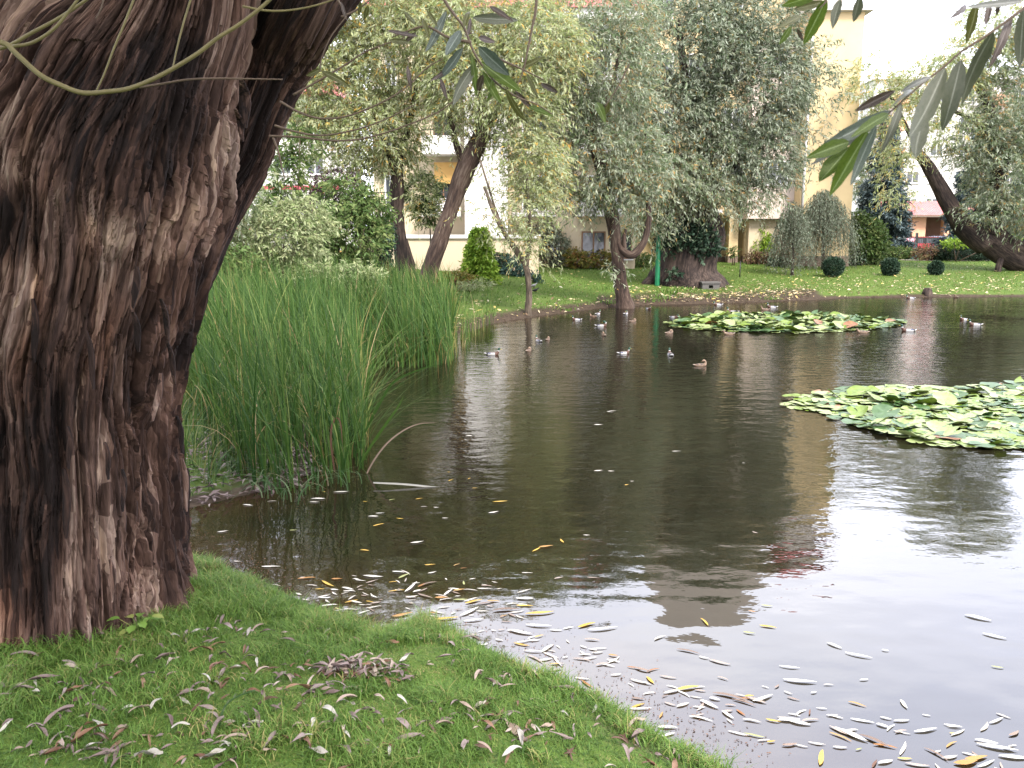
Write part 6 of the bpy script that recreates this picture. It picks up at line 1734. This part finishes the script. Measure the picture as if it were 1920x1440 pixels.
    for f, w_, h_ in ((-.012, .015, .015), (.012, .013, .011), (.03, .012, .006), (.046, .011, .004), (.054, .005, .003)):
        rings.append([tip + hd * f + s2 * w_ * math.sin(q) + u2 * h_ * math.cos(q) for q in np.linspace(0, 2 * math.pi, 10, endpoint=False)])
    b.add(np.array(rings).reshape(-1, 3), [grid_faces(5, 10), np.arange(10)[::-1], np.arange(10) + 40])
    return m_, b, c3[-5], s2
def duck_proto(kind, pose):
    t = thing('duck', 'x', 'duck')
    m_, b, eye, s2 = duck_mesh(kind, pose)
    m_.build('body', D_M if kind == 'male' else D_F, t)
    b.build('bill', D_BILL_Y if kind == 'male' else D_BILL_B, t)
    return t
DUCKS = {}
def duck(kind, pose, px, py, length, heading, label, pair=None):
    """length: apparent length in photo pixels when seen side on"""
    key = (kind, pose)
    first = key not in DUCKS
    if first: DUCKS[key] = duck_proto(kind, pose)
    o = DUCKS[key]
    if not first:
        src = o
        o = src.copy(); COL.objects.link(o)
        for ch in src.children:
            c = ch.copy(); COL.objects.link(c); c.parent = o
    q = W(px, py + 1)
    s = length * q[1] / F / .53
    o.location = (q[0], q[1], -.012); o.rotation_euler = (0, 0, R(heading)); o.scale = (s, s, s)
    tag(o, label, 'duck', 'mallards swimming on the pond')
RT, LF, AW, TO = 0, 180, 90, -90
for args in [
    ('male', 'up', 924, 664, 33, RT - 6, 'green headed drake nearest the reeds, side on with its bill pointing right'),
    ('female', 'tucked', 991, 657, 26, AW - 25, 'plump brown hen right of the drake by the reeds, seen from behind'),
    ('male', 'up', 1010, 639, 28, AW + 25, 'dark headed drake swimming away beside a small brown hen'),
    ('female', 'tucked', 1027, 636, 22, AW - 20, 'small brown hen just right of the dark headed drake'),
    ('male', 'up', 1081, 599, 22, LF + 8, 'pale drake facing left nearest the left lawn bank'),
    ('female', 'up', 1112, 593, 19, AW + 50, 'brown hen in front of a drake close to the lawn willow root'),
    ('male', 'up', 1121, 588, 20, RT + 50, 'drake half hidden behind the brown hen by the bank'),
    ('male', 'preen', 1128, 611, 27, LF + 170, 'whitish drake twisting its neck back to preen its flank'),
    ('female', 'tucked', 1132, 628, 24, AW + 10, 'hen directly below the preening drake'),
    ('male', 'tucked', 1173, 588, 23, AW - 30, 'pale grey drake resting just below the lawn willow trunk'),
    ('female', 'tucked', 1187, 602, 20, RT + 30, 'brown hen between the resting drake and the pole reflection'),
    ('male', 'up', 1170, 662, 29, RT + 12, 'drake in mid pond with white sides and head turned right'),
    ('male', 'up', 1216, 579, 20, TO + 20, 'drake facing the camera at the bank below the green pole'),
    ('male', 'low', 1264, 595, 23, RT - 50, 'dark drake at the left tip of the far lily bed'),
    ('female', 'tucked', 1255, 624, 25, RT + 35, 'hen below the left tip of the far lily bed'),
    ('male', 'up', 1257, 665, 32, AW, 'drake seen straight from behind in mid pond'),
    ('female', 'preen', 1314, 685, 31, RT + 4, 'light brown hen nearest to the camera with its head folded back'),
    ('male', 'low', 1346, 571, 21, LF + 10, 'pale drake at the foot of the concrete block on the bank'),
    ('male', 'up', 1373, 585, 26, LF - 5, 'drake facing left right behind the far lily bed'),
    ('female', 'up', 1434, 580, 20, LF + 10, 'reddish hen in front of a drake behind the far lily bed'),
    ('male', 'up', 1447, 576, 24, LF + 5, 'drake behind the reddish hen past the far lily bed'),
    ('female', 'low', 1366, 626, 27, LF + 15, 'hen hugging the front edge of the far lily bed'),
    ('female', 'low', 1617, 623, 28, LF + 5, 'mottled hen at the right end of the far lily bed'),
    ('male', 'up', 1702, 620, 33, LF - 3, 'long bodied drake leading away from the right end of the far lily bed'),
    ('male', 'up', 1806, 599, 24, LF + 30, 'rear drake of the pair at the right of the pond'),
    ('male', 'up', 1828, 609, 29, LF - 5, 'front drake of the pair at the right of the pond'),
    ('male', 'low', 1707, 559, 21, LF + 10, 'mottled pale duck drifting at the far grass bank'),
    ('female', 'tucked', 1792, 557, 18, AW, 'tiny dark hen at the far grass bank on the right'),
]: duck(*args)

# ------------------------------------------------------------------ small things on the far bank
q = G(1232, 536)
topz = P(1232, 405, q[1])[2]
pole = thing('green_pole', 'bright green painted pole standing before the old willow', 'pole', q)
m_ = MB(); m_.tube([q - [0, 0, .2], q + [0, 0, .05], [q[0], q[1], (q[2] + topz) / 2], [q[0], q[1], topz]], 4.6 * q[1] / F, 14)
pm, n, l, b = nodes('paint_green'); b.inputs['Base Color'].default_value = (.0, .12, .045, 1); b.inputs['Roughness'].default_value = .45
m_.build('shaft', pm, pole)
m_ = MB(); m_.tube([[q[0], q[1], topz + .002], [q[0], q[1], topz + .05]], 5.2 * q[1] / F, 14); m_.build('cap', pm, pole)
q = G(1333, 543)
w_ = 16 * q[1] / F; h_ = 11 * q[1] / F
M_BLOCK = plain('weathered_concrete', (.085, .08, .075))
bx = thing('concrete_block', 'small grey concrete outlet block with a dark square hole on the far bank', 'block', q)
part_box('body', M_BLOCK, bx, (q[0] - w_, q[0] - .09, q[1], q[1] + .5, q[2] - .1, q[2] + h_), (q[0] + .09, q[0] + w_, q[1], q[1] + .5, q[2] - .1, q[2] + h_), (q[0] - .09, q[0] + .09, q[1], q[1] + .5, q[2] + h_ * .72, q[2] + h_), (q[0] - .09, q[0] + .09, q[1], q[1] + .5, q[2] - .1, q[2] + h_ * .2))
part_box('hole', D_M[2], bx, q[0] - .088, q[0] + .088, q[1] + .25, q[1] + .49, q[2] + h_ * .2 + .002, q[2] + h_ * .72 - .002)
part_box('lid', M_BLOCK, bx, q[0] - w_ - .04, q[0] + w_ + .04, q[1] - .04, q[1] + .54, q[2] + h_ + .003, q[2] + h_ + .07)
for px, py, top, lab in ((1387, 520, 490, 'thin dark stake in the grass right of the concrete block'), (1219, 530, 508, 'short dark stake left of the green pole')):
    q = G(px, py); tz = P(px, top, q[1])[2]
    s_ = thing('stake', lab, 'stake', q)
    m_ = MB(); m_.tube([q - [0, 0, .1], [q[0], q[1], tz]], [.03, .024], 7); m_.build('rod', M_DARKMETAL, s_)
    m_ = MB(); m_.tube([[q[0], q[1], tz + .001], [q[0], q[1], tz + .03]], [.03, .02], 7); m_.build('tip', M_DARKMETAL, s_)
def bird(label, px, py, length, heading, mats, pose=0):
    q = G(px, py)
    t = thing('bird', label, 'bird', q, 0)
    s = length * q[1] / F / .40
    ctl = smooth_path(np.array([(-.22, .10, .008, .004), (-.14, .115, .022, .012), (-.07, .12, .05, .045), (0, .13, .062, .060), (.06, .155, .05, .05), (.095, .19, .034, .034), (.115, .215, .030, .030), (.14, .22, .022, .022), (.155, .218, .008, .008), (.18, .212, .003, .003)]), 3)
    c3 = np.stack([ctl[:, 0], 0 * ctl[:, 0], ctl[:, 1]], -1)
    a = np.linspace(0, 2 * np.pi, 12, endpoint=False)
    V = c3[:, None] + np.array([0, 1.0, 0]) * (ctl[:, 2][:, None] * np.sin(a))[..., None] + np.array([0, 0, 1.0]) * (ctl[:, 3][:, None] * np.cos(a))[..., None]
    ch, sh = math.cos(R(heading)), math.sin(R(heading))
    Rz = np.array([[ch, -sh, 0], [sh, ch, 0], [0, 0, 1]]).T
    m_ = MB(); m_.add(V.reshape(-1, 3) @ Rz * s + q, [grid_faces(len(ctl), 12), np.arange(12)[::-1], np.arange(12) + 12 * (len(ctl) - 1)])
    m_.build('body', mats[0], t)
    for y_ in (-.025, .025):
        m_ = MB(); m_.tube(np.array([(.0, y_, .085), (.01, y_, .04), (.0, y_, 0), (.03, y_, 0)]) @ Rz * s + q, .006 * s, 6); m_.build('leg', mats[1], t)
bird('pale grey pigeon on the lawn right of the young willow stem', 1001, 541, 17, 10, (D_M[0], D_BILL_B))
bird('dark blackish bird on the lawn below the pale pigeon', 1004, 550, 17, 10, (D_M[2], D_M[2]))
q = G(1738, 553)
st = thing('tree_stump', 'dark brown root stump at the far grass bank', 'stump', q)
m_ = MB(); bark_tube(m_, np.array([q - [0, 0, .2], q + [0, 0, .08], q + [.02, 0, .28]]), np.array([.24, .19, .13]), 14, .2); m_.build('wood', M_BARK_DK, st)
m_ = MB(); m_.tube([q + [0.02, 0, .281], q + [.02, 0, .30]], [.12, .10], 12); m_.build('cut_top', M_BARK_GY, st)
